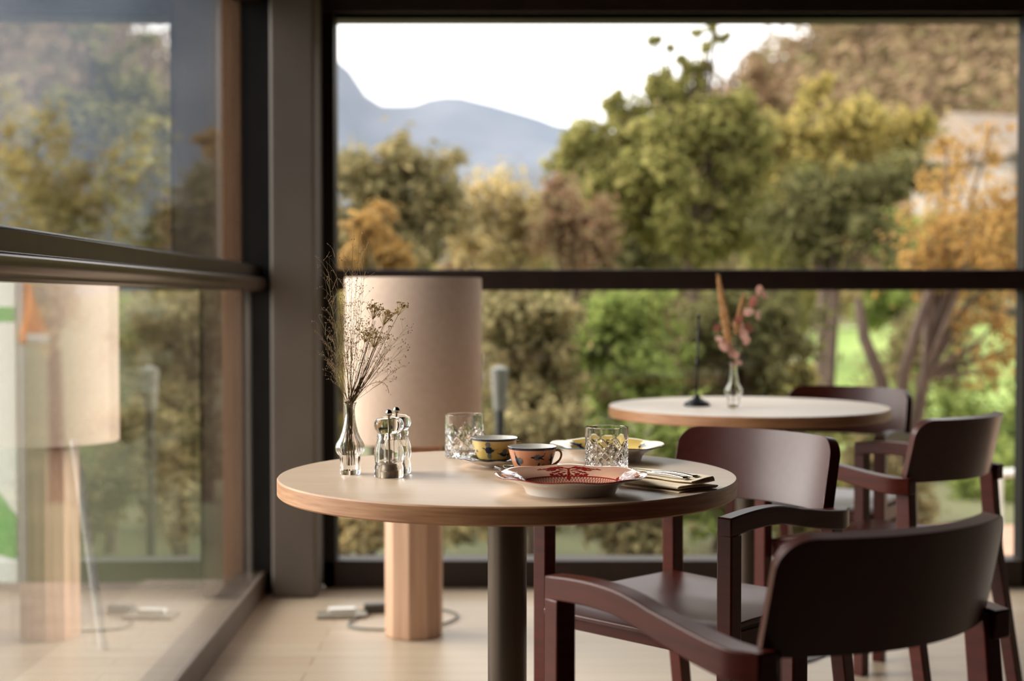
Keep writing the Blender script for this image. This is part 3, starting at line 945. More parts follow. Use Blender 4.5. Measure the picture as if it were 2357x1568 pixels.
def make_plate(label, loc, R, glaze, paint, lineMat, rz, style, group):
    t = thing('soup_plate', label, 'plate', loc, rz, group=group)
    s = R / .128
    low = [(0, .0025), (.070, .0025), (.0715, 0), (.0755, 0), (.0770, .003), (.0800, .0095), (.0870, .0160), (.1050, .0235), (.128, .0305)]
    upp = [(.1286, .0318), (.1270, .0326), (.1230, .0316), (.1050, .0268), (.0890, .0215), (.0820, .0160), (.0760, .0100), (.066, .0070), (0, .0065)]
    low = [(r * s, z) for r, z in low]; upp = [(r * s, z) for r, z in upp]
    nl = len(low)
    def wav(i, a, r, z):
        k = smoothstep((r / s - .088) / .040)
        c = math.cos(8 * a)
        return r * (1 + .015 * k * (abs(math.cos(4 * a)) ** .6 - .55)), z + .0012 * k * c
    mb = MB().lathe(low + upp, 144, 0, fn=wav, mfn=lambda q: 3 if q < nl - 1 else (2 if q in (nl - 1, nl) else 0))
    tz = [(.0065, 0), (.0070, .066), (.0100, .0760), (.0160, .0820), (.0215, .0890), (.0268, .1050), (.0316, .1230)]
    def zz(r):
        q = r / s
        return profile_interp([(z, x) for z, x in tz], min(q, .1229)) + .0005
    def place(a0, r0):
        # local frame: v points outwards along the radius, u along the rim
        def fn(u, v):
            r = max(.002, min(.1215 * s, r0 + v)); a = a0 - u / max(.03, r0)
            return (r * math.cos(a), r * math.sin(a), zz(r))
        return fn
    def ell(cx, cy, a, b, rot, n=14, lob=0):
        p = []
        for q in range(n):
            th = 2 * PI * q / n
            k = 1 + lob * math.cos(5 * th)
            x, y = a * k * math.cos(th), b * k * math.sin(th)
            p.append((cx + x * math.cos(rot) - y * math.sin(rot), cy + x * math.sin(rot) + y * math.cos(rot)))
        return p
    u = .001 * s
    if style == 'lattice':
        for q in range(4):
            fn = place(q * PI / 2, .0955 * s)
            L = [(0, 24, 5, 6, 0, .25), (0, 15, 2.2, 2.6, .8, 0), (0, 2, 1.6, 9, 0, 0), (0, -12, 2.4, 6, 0, .2), (0, -24, 3.2, 4, 0, .25)]
            for sd in (-1, 1):
                L += [(sd * 10, 27, 6.5, 4.2, sd * .3, .3), (sd * 21, 25, 5.5, 3.6, 0, .32), (sd * 30, 22, 5.5, 2.4, -sd * .35, .25), (sd * 39, 19, 3.6, 1.5, -sd * .2, .2), (sd * 46, 20, 2.4, 1.8, 0, .2), (sd * 51, 17, 2, 1, .3, 0),
                      (sd * 15, 17, 5, 2, sd * .7, .2), (sd * 26, 13, 5.4, 3.2, -sd * .4, .32), (sd * 35, 10, 3.4, 1.6, .2, .2), (sd * 7, 9, 4.6, 1.1, sd * .7, 0), (sd * 13, 5, 4, 1.1, sd * .2, 0),
                      (sd * 20, 0, 4.6, 2.4, -sd * .5, .3), (sd * 28, -5, 3.4, 2.2, sd * .2, .32), (sd * 9, -6, 4, 1.5, -sd * .5, .2), (sd * 16, -13, 4.4, 2.6, sd * .4, .32), (sd * 8, -19, 4, 1.4, -sd * .6, 0), (sd * 24, -18, 3.6, 2.8, 0, .3), (sd * 33, -15, 4, 3, sd * .4, .32)]
            for (cx, cy, a, b, ro, lob) in L:
                wrap_patch(mb, ell(cx * u, cy * u * .62, a * u * 1.22, b * u * 1.05, ro, lob=lob), 1, fn, 2)
        # fine net of crossing lines in the well between the sprays
        ri, ro_ = .050 * s, .0832 * s
        for q in range(90):
            a0 = 2 * PI * q / 90
            for sg in (-1, 1):
                pts = []
                for k in range(9):
                    r = ri + (ro_ - ri) * k / 8
                    pts.append((r, a0 + sg * .22 * k / 8))
                wdt = .0007
                vs = []
                for r, a in pts:
                    da = wdt * .5 / r
                    for a2 in (a - da, a + da): vs.append((r * math.cos(a2), r * math.sin(a2), zz(r)))
                mb.add(vs, [(2 * k, 2 * k + 1, 2 * k + 3, 2 * k + 2) for k in range(8)], 1)
        for rr, wd in ((ri, .0012), (ro_, .0010)):
            n = 120; vs = []
            for q in range(n):
                a = 2 * PI * q / n
                for r in (rr - wd, rr + wd): vs.append((r * math.cos(a), r * math.sin(a), zz(r)))
            mb.add(vs, [(2 * q, 2 * q + 1, (2 * q + 3) % (2 * n), (2 * q + 2) % (2 * n)) for q in range(n)], 1)
    else:
        for q in range(7):
            a0 = 2 * PI * q / 7 + .2
            fn = place(a0, .094 * s)
            for m, poly in flower_shapes(.020 * s, .015 * s, q % 4, .1 * q):
                wrap_patch(mb, poly, 1, fn)
        for m, poly in flower_shapes(.034, .034, 2, 0):
            wrap_patch(mb, poly, 1, lambda u_, v_: (u_, v_, .0072))
    obj('plate_body', mb, [M[glaze], M[paint], M[lineMat], M['white_china']], t, smooth=50)
    return t


make_plate('pink porcelain plate with crimson scroll painting at the table front', (0.099, 2.39, TZ), .1275, 'pink_china', 'redpaint', 'redpaint', PI / 8 * 0, 'lattice', 'painted porcelain plates')
make_plate('yellow porcelain plate with dark blue flowers at the table back', (0.193, 2.885, TZ), .1175, 'yellow_china', 'navy', 'tealline', .3, 'flowers', 'painted porcelain plates')

# napkin: folded linen, layers stacked with a rolled fold on its right edge
nk = thing('folded_napkin', 'beige linen napkin folded flat to the right of the pink plate', 'napkin', (0.277, 2.375, TZ), 0)
ax = Vector((-.68, .73, 0)).normalized(); wx = Vector((.73, .68, 0)).normalized()
T = Matrix(((ax.x, wx.x, 0, 0), (ax.y, wx.y, 0, 0), (0, 0, 1, 0), (0, 0, 0, 1)))


def cloth_layers():
    mb = MB()
    wd, ln, th = .098, .185, .0014
    # cross-section across the width: four layers folding back and forth
    path = []
    zs = [.0012, .0062, .0112, .0170]
    seq = [(.004, wd), (wd - .002, .010), (.010, wd + .001), (wd + .001, .030)]
    for k in range(4):
        x0, x1 = seq[k]
        for i in range(9):
            f = i / 8
            path.append((x0 + (x1 - x0) * f, zs[k] + .0012 * math.sin(f * PI) * (1 if k else .2) + (.003 * f * f if k == 2 else 0) + (.003 * (1 - f) ** 2 if k == 3 else 0)))
        if k < 3:
            xr = seq[k][1]; zr0, zr1 = path[-1][1], zs[k + 1] + (.003 if k == 2 else 0)
            sg = 1 if k % 2 == 0 else -1
            for i in range(1, 6):
                a = PI * i / 6
                path.append((xr + sg * .5 * (zr1 - zr0) * math.sin(a) * 1.6, (zr0 + zr1) / 2 - (zr1 - zr0) / 2 * math.cos(a)))
    rows = 14
    left, right = [], []
    n = len(path)
    vs = []
    for j in range(rows + 1):
        v = ln * j / rows
        for i, (x, z) in enumerate(path):
            p0 = path[max(0, i - 1)]; p1 = path[min(n - 1, i + 1)]
            tx, tz_ = p1[0] - p0[0], p1[1] - p0[1]
            l = math.hypot(tx, tz_) or 1
            nx_, nz_ = -tz_ / l, tx / l
            skew = .006 * math.sin(i * .35) * (1 if j == 0 else 1 - j / rows)
            zz_ = z + .0006 * math.sin(v * 60 + i * .3) * (z / .012)
            zz_ = max(.0008, zz_)
            vs.append((v + skew, x + nx_ * th / 2, zz_ + nz_ * th / 2))
            vs.append((v + skew, x - nx_ * th / 2, zz_ - nz_ * th / 2))
    fs = []
    st_ = 2 * n
    for j in range(rows):
        for i in range(n - 1):
            a = j * st_ + 2 * i
            fs.append((a, a + 2, a + 2 + st_, a + st_))
            fs.append((a + 1, a + 1 + st_, a + 3 + st_, a + 3))
        for i in (0, n - 1):
            a = j * st_ + 2 * i
            fs.append((a, a + st_, a + 1 + st_, a + 1) if i == 0 else (a, a + 1, a + 1 + st_, a + st_))
    for j in (0, rows):
        for i in range(n - 1):
            a = j * st_ + 2 * i
            fs.append((a, a + 1, a + 3, a + 2) if j == 0 else (a, a + 2, a + 3, a + 1))
    mb.add([tuple(T @ Vector(p)) for p in vs], fs)
    return mb


obj('napkin_cloth', cloth_layers(), M['linen'], nk, smooth=60)


def cutlery(name, label, off, tilt, kind):
    """laid along the napkin, handle end towards the near right"""
    a2 = Matrix.Rotation(tilt, 3, 'Z') @ ax
    b2 = Vector((-a2.y, a2.x, 0)) * -1
    o = thing(name, label, 'cutlery', Vector((0.277, 2.375, TZ + .0205)) + wx * off + ax * .012)
    mb = MB()
    Lh = .100
    rings = []
    for i in range(15):
        k = i / 14
        hw = .0070 - .0030 * smoothstep(k / .5) + (.0020 if k < .06 else 0) * (1 - k / .06)
        if k > .85: hw = .0040 + .0018 * (k - .85) / .15
        th = .0024 - .0004 * k
        c = a2 * (Lh * k) + Vector((0, 0, .0012 + .003 * math.sin(PI * k)))
        rings.append([c + b2 * (hw * math.cos(2 * PI * q / 10)) + Vector((0, 0, th * math.sin(2 * PI * q / 10))) for q in range(10)])
    mb.loft(rings)
    obj('handle', mb, M['silver'], o, smooth=180)
    hd = MB()
    if kind == 'knife':
        rr = []
        for i in range(13):
            k = i / 12
            hw = .0058 + .0032 * math.sin(PI * min(1, k * 1.15)) if k < .85 else .0080 * (1 - (k - .85) / .17)
            c = a2 * (Lh + .085 * k) + Vector((0, 0, .0014))
            rr.append([c - b2 * .004, c - b2 * .004 + Vector((0, 0, .0012)), c + b2 * (hw * 1.3) + Vector((0, 0, .0004))])
        hd.loft(rr)
        obj('blade', hd, M['silver'], o, smooth=40)
    else:
        rr = []
        for i in range(8):
            k = i / 7
            hw = .0035 + .0085 * smoothstep(k)
            c = a2 * (Lh + .030 * k) + Vector((0, 0, .0012 + .002 * k))
            rr.append([c - b2 * hw, c + b2 * hw, c + b2 * hw + Vector((0, 0, .0014)), c - b2 * hw + Vector((0, 0, .0014))])
        hd.loft(rr)
        for tn in range(4):
            x = (-1.5 + tn) * .0062
            hd.tube([a2 * (Lh + .029) + b2 * x + Vector((0, 0, .0038)), a2 * (Lh + .052) + b2 * x + Vector((0, 0, .0022)), a2 * (Lh + .075) + b2 * x * .96 + Vector((0, 0, .0040))], [.0016, .0014, .0007], 8)
        obj('tines', hd, M['silver'], o, smooth=40)
    return o


cutlery('table_knife', 'silver knife lying on the folded napkin, farther from us', .066, .03, 'knife')
cutlery('table_fork', 'silver fork lying on the folded napkin, nearer to us', .040, .02, 'fork')

# ------------------------------------------------------------------ on the far table
stand = thing('sign_stand', 'slim black stand with a domed round base on the far table', 'stand', (0.566, 4.345, TZ))
obj('base', MB().lathe([(0, 0), (.040, 0), (.041, .004), (.036, .011), (.020, .020), (.010, .026), (.006, .036), (0, .036)], 48), M['blackmetal'], stand, smooth=50)
obj('rod', MB().tube([(0, 0, .03), (.001, 0, .15), (.004, 0, .272)], .0034, 10).tube([(0, 0, .115), (.001, 0, .145)], .0062, 10), M['blackmetal'], stand, smooth=180)
obj('clip', MB().sphere((.004, 0, .274), .0066, 12, 8), M['blackmetal'], stand, smooth=180)
fv = Vector(FVASE)


def fq(px, py, dy=0.0):
    return at(px, py, FVASE[1] + dy) - fv


def plume(tip, base, w_, label):
    t = thing('dried_plume', label, 'dried flower', fv, group='tan plumes in the far vase')
    tip, base = Vector(tip), Vector(base)
    obj('stem', MB().tube([(0, 0, .015), (0, 0, .13), base, base.lerp(tip, .9)], .0011, 5), M['straw_dark'], t, smooth=180)
    mb = MB()
    r3 = random.Random(int(w_ * 1e5))
    d = tip - base
    for q in range(520):
        k = r3.random()
        w2_ = w_ * (math.sin(PI * (k * .82 + .14)) ** .8) * (1.1 - .45 * k)
        a = r3.uniform(0, 2 * PI)
        rad = w2_ * math.sqrt(r3.random())
        c = base + d * k + Vector((math.cos(a) * rad, math.sin(a) * rad, 0))
        e = c + d.normalized() * .014 + Vector((math.cos(a), math.sin(a), 0)) * .004
        mb.tube([c, c.lerp(e, .5), e], [.0006, .0013, .0003], 4)
    obj('plume_head', mb, M['pampas'], t, smooth=60)


plume(fq(1654, 640), fq(1679, 800), .0125, 'tall tan dried plume leaning left in the far vase')
plume(fq(1711, 685, .01), fq(1693, 770, .01), .0085, 'short tan dried plume leaning right in the far vase')


def leafy(pts, leaves, label):
    t = thing('dried_leaf_sprig', label, 'dried leaves', fv, group='dusky red leaf sprigs in the far vase')
    obj('stem', MB().tube([(0, 0, .015), (0, 0, .13)] + pts, .0011, 5), M['straw_dark'], t, smooth=180)
    mb = MB()
    r3 = random.Random(len(leaves) + 5)
    for (px, py, s) in leaves:
        c = fq(px, py, r3.uniform(-.03, .03))
        n = Vector((r3.uniform(-.6, .6), -1, r3.uniform(-.5, .8))).normalized()
        u_ = n.orthogonal().normalized(); v_ = n.cross(u_)
        ro = r3.uniform(0, PI)
        u_, v_ = u_ * math.cos(ro) + v_ * math.sin(ro), v_ * math.cos(ro) - u_ * math.sin(ro)
        vs = [c] + [c + u_ * s * math.cos(2 * PI * q / 12) + v_ * s * .72 * math.sin(2 * PI * q / 12) + n * (.12 * s * math.cos(4 * PI * q / 12)) for q in range(12)]
        mb.add(vs, [(0, 1 + q, 1 + (q + 1) % 12) for q in range(12)])
    obj('leaves', mb, M['redleaf'], t, smooth=60)


leafy([fq(1700, 800), fq(1715, 745), fq(1735, 705), fq(1755, 668)],
      [(1733, 695, .021), (1722, 718, .020), (1745, 725, .016), (1748, 668, .016), (1760, 680, .013), (1700, 750, .022), (1712, 770, .019), (1725, 755, .018), (1718, 785, .017), (1700, 735, .015)],
      'dusky red dried leaf sprig rising to the right in the far vase')
leafy([fq(1683, 820), fq(1665, 790), fq(1652, 765)],
      [(1650, 755, .015), (1655, 780, .013), (1672, 800, .019), (1664, 795, .017), (1684, 812, .016), (1699, 835, .013), (1695, 818, .013), (1674, 778, .012), (1688, 842, .011)],
      'dusky red dried leaf sprig low on the left in the far vase')

# ------------------------------------------------------------------ outdoors: ground and hills
GZ = -0.62


def ground_z(x, y):
    z = GZ
    far = max(0, y - 30)
    z += .035 * far
    z += .25 * mnoise.noise(Vector((x * .05, y * .05, 0))) * min(1, max(0, (y - 8) / 10))
    if x > 4: z += .05 * (x - 4) * smoothstep((y - 8) / 20)
    if x < -6: z -= .12 * (-6 - x) * .4
    return z


gm = MB()
xs = [-160 + 320 * i / 60 for i in range(61)]
ys = [-30, -20, -10, 0, 3, 5.45, 6.5, 8, 10, 12, 15, 18, 22, 27, 33, 40, 50, 62, 76, 92, 110, 140]
gm.add([(x, y, ground_z(x, y)) for y in ys for x in xs], [(j * 61 + i, j * 61 + i + 1, (j + 1) * 61 + i + 1, (j + 1) * 61 + i) for j in range(len(ys) - 1) for i in range(60)])
tag(obj('ground', gm, M['grass'], smooth=180), 'green lawn outside the windows', 'lawn', kind='structure')
tag(obj('terrace', MB().box((-3.2, -4, -0.35), (-1.06, 5.6, -0.05)), M['deck'], smooth=0), 'paved terrace strip outside the left windows', 'terrace', kind='structure')
tag(obj('path', MB().box((2.35, 7.4, GZ - .15), (7.5, 10.4, GZ + .035)), M['pinkpave'], smooth=0), 'pinkish paved path outside the far window at right', 'path', kind='structure')


pm = MB()
nx_p, ny_p = 14, 12
pm.add([(2.2 + 4.2 * (j / ny_p) * .9 + (2.6 + 2.2 * j / ny_p) * i / nx_p, 13 + 15 * j / ny_p, ground_z(2.2 + 3.78 * (j / ny_p) + (2.6 + 2.2 * j / ny_p) * i / nx_p, 13 + 15 * j / ny_p) + .03 + .85 * smoothstep(j / ny_p * 1.2)) for j in range(ny_p + 1) for i in range(nx_p + 1)],
       [(j * 15 + i, j * 15 + i + 1, (j + 1) * 15 + i + 1, (j + 1) * 15 + i) for j in range(ny_p) for i in range(nx_p)])
tag(obj('lawn', pm, M['brightgrass'], smooth=180), 'bright green grassy bank beyond the far table', 'lawn', kind='structure')


def ridge(name, sil, depth, back, base_z, m, label, rough, seed, cat='mountain', seg=160, rows=26):
    """a mountain whose skyline follows direction/height pairs, with real depth behind and in front"""
    mb = MB()
    def sky(px):
        for (x0, y0), (x1, y1) in zip(sil[:-1], sil[1:]):
            if x0 <= px <= x1:
                t = smoothstep((px - x0) / (x1 - x0)) * .5 + .5 * (px - x0) / (x1 - x0)
                return y0 + (y1 - y0) * t
        return sil[-1][1]
    vs = []
    for j in range(rows + 1):
        k = j / rows
        for i in range(seg + 1):
            px = sil[0][0] + (sil[-1][0] - sil[0][0]) * i / seg
            top = at(px, sky(px), depth)
            if k <= .7:
                f = k / .7
                y = depth * (.45 + .55 * f); h = base_z + (top.z - base_z) * (f ** 1.15)
            else:
                f = (k - .7) / .3
                y = depth + back * f; h = top.z + (base_z - top.z) * f * .8
            x = top.x * (.75 + .25 * min(1, k / .7))
            n = mnoise.fractal(Vector((x * 9 / depth, y * 9 / depth, seed)), 1.0, 2.1, 5)
            amp = rough * depth * (1 if k < .64 or k > .76 else .25)
            vs.append((x + n * amp * .3, y, h + n * amp * .7))
    n1 = seg + 1
    mb.add(vs, [(j * n1 + i, j * n1 + i + 1, (j + 1) * n1 + i + 1, (j + 1) * n1 + i) for j in range(rows) for i in range(seg)])
    return tag(obj(name, mb, m, smooth=180), label, cat, kind='structure')


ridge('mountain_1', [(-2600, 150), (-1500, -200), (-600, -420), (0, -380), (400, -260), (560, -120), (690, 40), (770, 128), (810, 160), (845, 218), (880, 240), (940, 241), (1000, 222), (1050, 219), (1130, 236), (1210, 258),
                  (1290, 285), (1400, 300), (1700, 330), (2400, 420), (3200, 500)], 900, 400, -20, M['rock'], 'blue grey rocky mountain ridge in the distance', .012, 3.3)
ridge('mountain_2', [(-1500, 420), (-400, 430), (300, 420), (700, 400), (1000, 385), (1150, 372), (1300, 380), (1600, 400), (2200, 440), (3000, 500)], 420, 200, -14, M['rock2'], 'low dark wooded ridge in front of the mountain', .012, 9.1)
ridge('hill', [(1180, 520), (1400, 420), (1560, 300), (1680, 262), (1730, 215), (1800, 155), (1880, 100), (1970, 40), (2100, -110), (2357, -240), (2900, -420), (3800, -500), (5200, -300)], 110, 60, -2, M['woodhill'],
      'brown autumn wooded hillside rising behind the trees at right', .016, 5.7, 'hill', 140, 30)

# woodland on the right hillside (nobody could count it)
wm = MB()
rw = random.Random(5)
hill = bpy.data.objects['hill']
hv = [v.co for v in hill.data.vertices]
hv = [v for v in hv if 40 < v.y < 116 and v.z > -1 and .04 < v.x / v.y < .62]
for q in range(2400):
    v = rw.choice(hv)
    c = v + Vector((rw.uniform(-1.5, 1.5), rw.uniform(-1.5, 1.5), .6))
    r = rw.uniform(.9, 2.2)
    for w_ in range(26):
        d = Vector((rw.gauss(0, 1), rw.gauss(0, 1), rw.gauss(0, 1))).normalized()
        p = c + Vector((d.x * r * .75, d.y * r * .75, d.z * r + r * .4))
        t1 = Vector((rw.gauss(0, 1), rw.gauss(0, 1), rw.gauss(0, 1))).normalized()
        t2 = t1.orthogonal().normalized()
        s_ = rw.uniform(.25, .5)
        wm.add([p - t1 * s_, p - t2 * s_ * .6, p + t1 * s_, p + t2 * s_ * .6], [(0, 1, 2, 3)])
M['wood_leaf'] = leaf_mat('autumn_woodland', [srgb(116, 96, 76), srgb(142, 118, 94), srgb(130, 116, 84), srgb(150, 124, 102), srgb(122, 118, 80), srgb(134, 110, 90)], .25)
tag(obj('woodland', wm, M['wood_leaf'], smooth=0), 'brown and russet woodland covering the right hillside', 'woodland', kind='stuff')

# ------------------------------------------------------------------ trees and shrubs
LEAF = {
    'green': leaf_mat('leaf_green', [srgb(99, 99, 59), srgb(136, 135, 80), srgb(168, 161, 98), srgb(119, 119, 69), srgb(186, 173, 113)]),
    'yellowgreen': leaf_mat('leaf_yellow_green', [srgb(141, 132, 77), srgb(171, 154, 91), srgb(191, 170, 103), srgb(125, 121, 74), srgb(177, 160, 105)]),
    'olive': leaf_mat('leaf_olive', [srgb(100, 96, 68), srgb(137, 128, 91), srgb(162, 149, 109), srgb(118, 113, 81), srgb(187, 167, 120)]),
    'gold': leaf_mat('leaf_gold', [srgb(175, 139, 84), srgb(190, 154, 93), srgb(153, 127, 87), srgb(183, 144, 81), srgb(141, 123, 88)]),
    'pale': leaf_mat('leaf_pale_gold', [srgb(173, 155, 117), srgb(198, 177, 129), srgb(151, 142, 108), srgb(209, 185, 129), srgb(138, 132, 103)]),
    'russet': leaf_mat('leaf_russet', [srgb(127, 92, 71), srgb(148, 116, 90), srgb(120, 103, 79), srgb(161, 137, 107), srgb(134, 125, 88)]),
    'dark': leaf_mat('leaf_dark', [srgb(79, 80, 54), srgb(105, 103, 68), srgb(125, 122, 82), srgb(90, 90, 59), srgb(146, 138, 96)]),
    'fresh': leaf_mat('leaf_fresh', [srgb(109, 123, 67), srgb(138, 150, 82), srgb(156, 166, 95), srgb(121, 134, 72), srgb(97, 109, 62)]),
}


def branch_tree(mb, p, d, l, r, lvl, ends, rg):
    n = 4
    pts = [p]
    for i in range(n):
        d = (d + Vector((rg.gauss(0, .12), rg.gauss(0, .12), rg.gauss(.03, .08)))).normalized()
        pts.append(pts[-1] + d * l / n)
    mb.tube(pts, [r * (1 - .4 * i / n) for i in range(n + 1)], 7 if lvl > 1 else 5)
    if lvl == 0:
        ends.append(pts[-1]); return
    for q in range(rg.choice((2, 3, 3))):
        a = rg.uniform(0, 2 * PI)
        dd = (d + Vector((math.cos(a), math.sin(a), .15)) * rg.uniform(.45, .85)).normalized()
        branch_tree(mb, pts[-1 if q else -2], dd, l * rg.uniform(.62, .82), r * .58, lvl - 1, ends, rg)


def make_tree(name, label, cat, px, d, clumps, leaf, size, n_per, trunk_px=None, trunk_r=.08, group=None, seed=1, extra=None, trunk_d=None, base_z=None, clump_depth=1.0):
    """clumps: (px, py, radius_px) crown masses as seen from the room, each given its own depth inside the crown"""
    rg = random.Random(seed)
    tx = trunk_px or px
    b = at(tx, 690, trunk_d or d)
    gz = ground_z(b.x, b.y) if base_z is None else base_z
    root = Vector((b.x, b.y, gz - .05))
    t = thing(name, label, cat, root, group=group)
    m = d / FPX
    cs = []
    for (cx, cy, cr) in clumps:
        c = at(cx, cy, d)
        R = cr * m
        c.y += rg.uniform(-1, 1) * R * 1.1 * clump_depth
        cs.append((c, R))
    tr = MB()
    top = sum((c for c, R in cs), Vector()) / len(cs)
    low = min(c.z - R for c, R in cs)
    fork = Vector((root.x * .6 + top.x * .4, root.y, root.z + max(.12, (max(low, root.z + .2) - root.z) * .8 + .3 * (top.z - low))))
    fork.z = min(fork.z, top.z)
    tr.tube([Vector((0, 0, 0)), (fork - root) * .5 + Vector((rg.uniform(-.05, .05), 0, 0)), fork - root], [trunk_r * 1.25, trunk_r, trunk_r * .8], 9)
    for c, R in cs:
        mid = fork.lerp(c, .5) + Vector((rg.uniform(-.1, .1), rg.uniform(-.1, .1), .12 * R))
        tr.tube([fork - root, mid - root, c - root], [trunk_r * .5, trunk_r * .3, trunk_r * .12], 6)
        for q in range(5):
            dd = Vector((rg.gauss(0, 1), rg.gauss(0, 1), rg.gauss(.3, .8))).normalized()
            tr.tube([c - root, c - root + dd * R * .9], [trunk_r * .12, trunk_r * .04], 4)
    if extra: extra(tr, root)
    obj('trunk', tr, M['bark'], t, smooth=60)
    lf = MB()
    for c, R in cs:
        k = int(1.7 * n_per * max(.10, (R / (sum(r_ for _, r_ in cs) / len(cs))) ** 2))
        # a clump is several smaller tufts, which gives the crown its lights and darks
        tufts = [(c + Vector((rg.gauss(0, 1), rg.gauss(0, 1), rg.gauss(0, .85))) * R * .62, R * rg.uniform(.26, .62)) for _ in range(14)]
        for q in range(k):
            tc_, tr_ = rg.choice(tufts)
            dv = Vector((rg.gauss(0, .5), rg.gauss(0, .5), rg.gauss(0, .5))) * tr_ * 1.25
            p = tc_ + dv - root
            n = (dv.normalized() + Vector((rg.gauss(0, .6), rg.gauss(0, .6), rg.gauss(.5, .6)))).normalized()
            u_ = n.orthogonal().normalized(); v_ = n.cross(u_)
            ro = rg.uniform(0, 2 * PI)
            u_, v_ = u_ * math.cos(ro) + v_ * math.sin(ro), v_ * math.cos(ro) - u_ * math.sin(ro)
            s_ = size * .72 * rg.uniform(.6, 1.3)
            lf.add([p - u_ * s_, p - v_ * s_ * .5 + n * s_ * .12, p + u_ * s_, p + v_ * s_ * .5 + n * s_ * .12], [(0, 1, 2, 3)])
    obj('foliage', lf, LEAF[leaf], t, smooth=0)
    return t


def blobs(x0, x1, y0, y1, r, n, seed):
    rg = random.Random(seed)
    return [(rg.uniform(x0, x1), rg.uniform(y0, y1), r * rg.uniform(.75, 1.25)) for _ in range(n)]


GT = 'trees outside the far window'
GS = 'shrubs outside the far window'
# the big green tree with the thin top
make_tree('tree', 'big green tree with a sparse pointed top, middle of the window', 'tree', 1600, 15,
          [(1625, 110, 11), (1650, 88, 10), (1668, 88, 8), (1605, 75, 7), (1640, 66, 6), (1512, 96, 7), (1540, 112, 6), (1500, 92, 5), (1590, 165, 15), (1570, 140, 9), (1625, 150, 13), (1520, 205, 26), (1560, 235, 36), (1640, 250, 44), (1425, 215, 10), (1410, 250, 18), (1700, 235, 28), (1460, 300, 52), (1580, 330, 70), (1390, 350, 46),
           (1680, 330, 62), (1490, 400, 66), (1610, 430, 70), (1340, 315, 30), (1310, 370, 26), (1400, 440, 44), (1730, 420, 56), (1550, 520, 58), (1690, 520, 56), (1450, 500, 40), (1620, 560, 50)], 'green', .075, 420, 1612, .085, GT, 3)
make_tree('tree', 'yellow green tree right of the big green tree', 'tree', 1880, 17,
          [(1885, 205, 22), (1860, 240, 24), (1820, 310, 52), (1900, 320, 58), (1980, 320, 62), (1780, 360, 60), (2050, 330, 58), (2110, 300, 44), (1870, 400, 70), (1960, 400, 66)], 'yellowgreen', .085, 480, 1890, .08, GT, 4)
make_tree('tree', 'dark green bushy tree below the yellow green tree', 'tree', 1920, 14, [(1880, 470, 64), (1960, 480, 70), (2040, 420, 60), (2100, 400, 50), (1820, 520, 56), (1900, 560, 62), (2000, 560, 56)], 'dark', .07, 420, 1900, .06, GT, 5)
make_tree('tree', 'golden autumn tree with forked trunk at the right window edge', 'tree', 2200, 10.5,
          [(2190, 420, 50), (2250, 350, 44), (2180, 330, 26), (2280, 300, 22), (2210, 520, 80), (2290, 500, 74), (2140, 560, 66), (2250, 600, 80), (2340, 590, 60), (2160, 640, 50), (2300, 720, 50), (2230, 740, 46), (2330, 800, 44), (2100, 610, 46), (2270, 860, 36)],
          'gold', .045, 150, 2060, .055, GT, 6,
          extra=lambda tr, root: (tr.tube([Vector((0, 0, .05)), at(2030, 880, 10.5) - root, at(1990, 780, 10.5) - root, at(1975, 690, 10.6) - root], [.06, .05, .045, .03], 8),
                                  tr.tube([Vector((0, 0, .05)), at(2080, 860, 10.4) - root, at(2110, 760, 10.3) - root, at(2150, 640, 10.3) - root], [.06, .045, .04, .025], 8)))
make_tree('tree', 'olive tree with yellow leaves next to the corner pillar', 'tree', 880, 13, [(830, 430, 66), (900, 400, 66), (960, 400, 62), (1010, 440, 52), (850, 490, 62), (940, 490, 70), (800, 540, 52), (900, 570, 66), (980, 560, 56), (790, 400, 40), (930, 350, 30)], 'olive', .065, 420, 900, .07, GT, 7)
make_tree('tree', 'pale gold tree between the corner tree and the green tree', 'tree', 1130, 16, [(1110, 470, 56), (1160, 520, 56), (1060, 530, 56), (1220, 550, 50), (1100, 590, 56), (1200, 480, 36), (1160, 440, 30), (1250, 500, 40)], 'pale', .075, 360, 1130, .06, GT, 8)
make_tree('shrub', 'bright yellow shrub low beside the corner pillar', 'shrub', 865, 10, [(860, 540, 40), (880, 580, 34), (840, 520, 26), (910, 600, 28), (800, 600, 30)], 'gold', .045, 300, 860, .03, GS, 9)
make_tree('shrub', 'russet leaved shrub left of the big green tree trunk', 'shrub', 1310, 13, [(1300, 480, 44), (1340, 520, 50), (1280, 550, 46), (1340, 590, 40), (1390, 540, 34), (1270, 430, 28)], 'russet', .055, 300, 1320, .04, GS, 10)
make_tree('tree', 'slender russet tree beyond the big green tree', 'tree', 1770, 24, [(1740, 230, 34), (1770, 260, 36), (1790, 320, 34), (1760, 180, 26), (1800, 250, 24)], 'russet', .10, 240, 1770, .08, GT, 11)
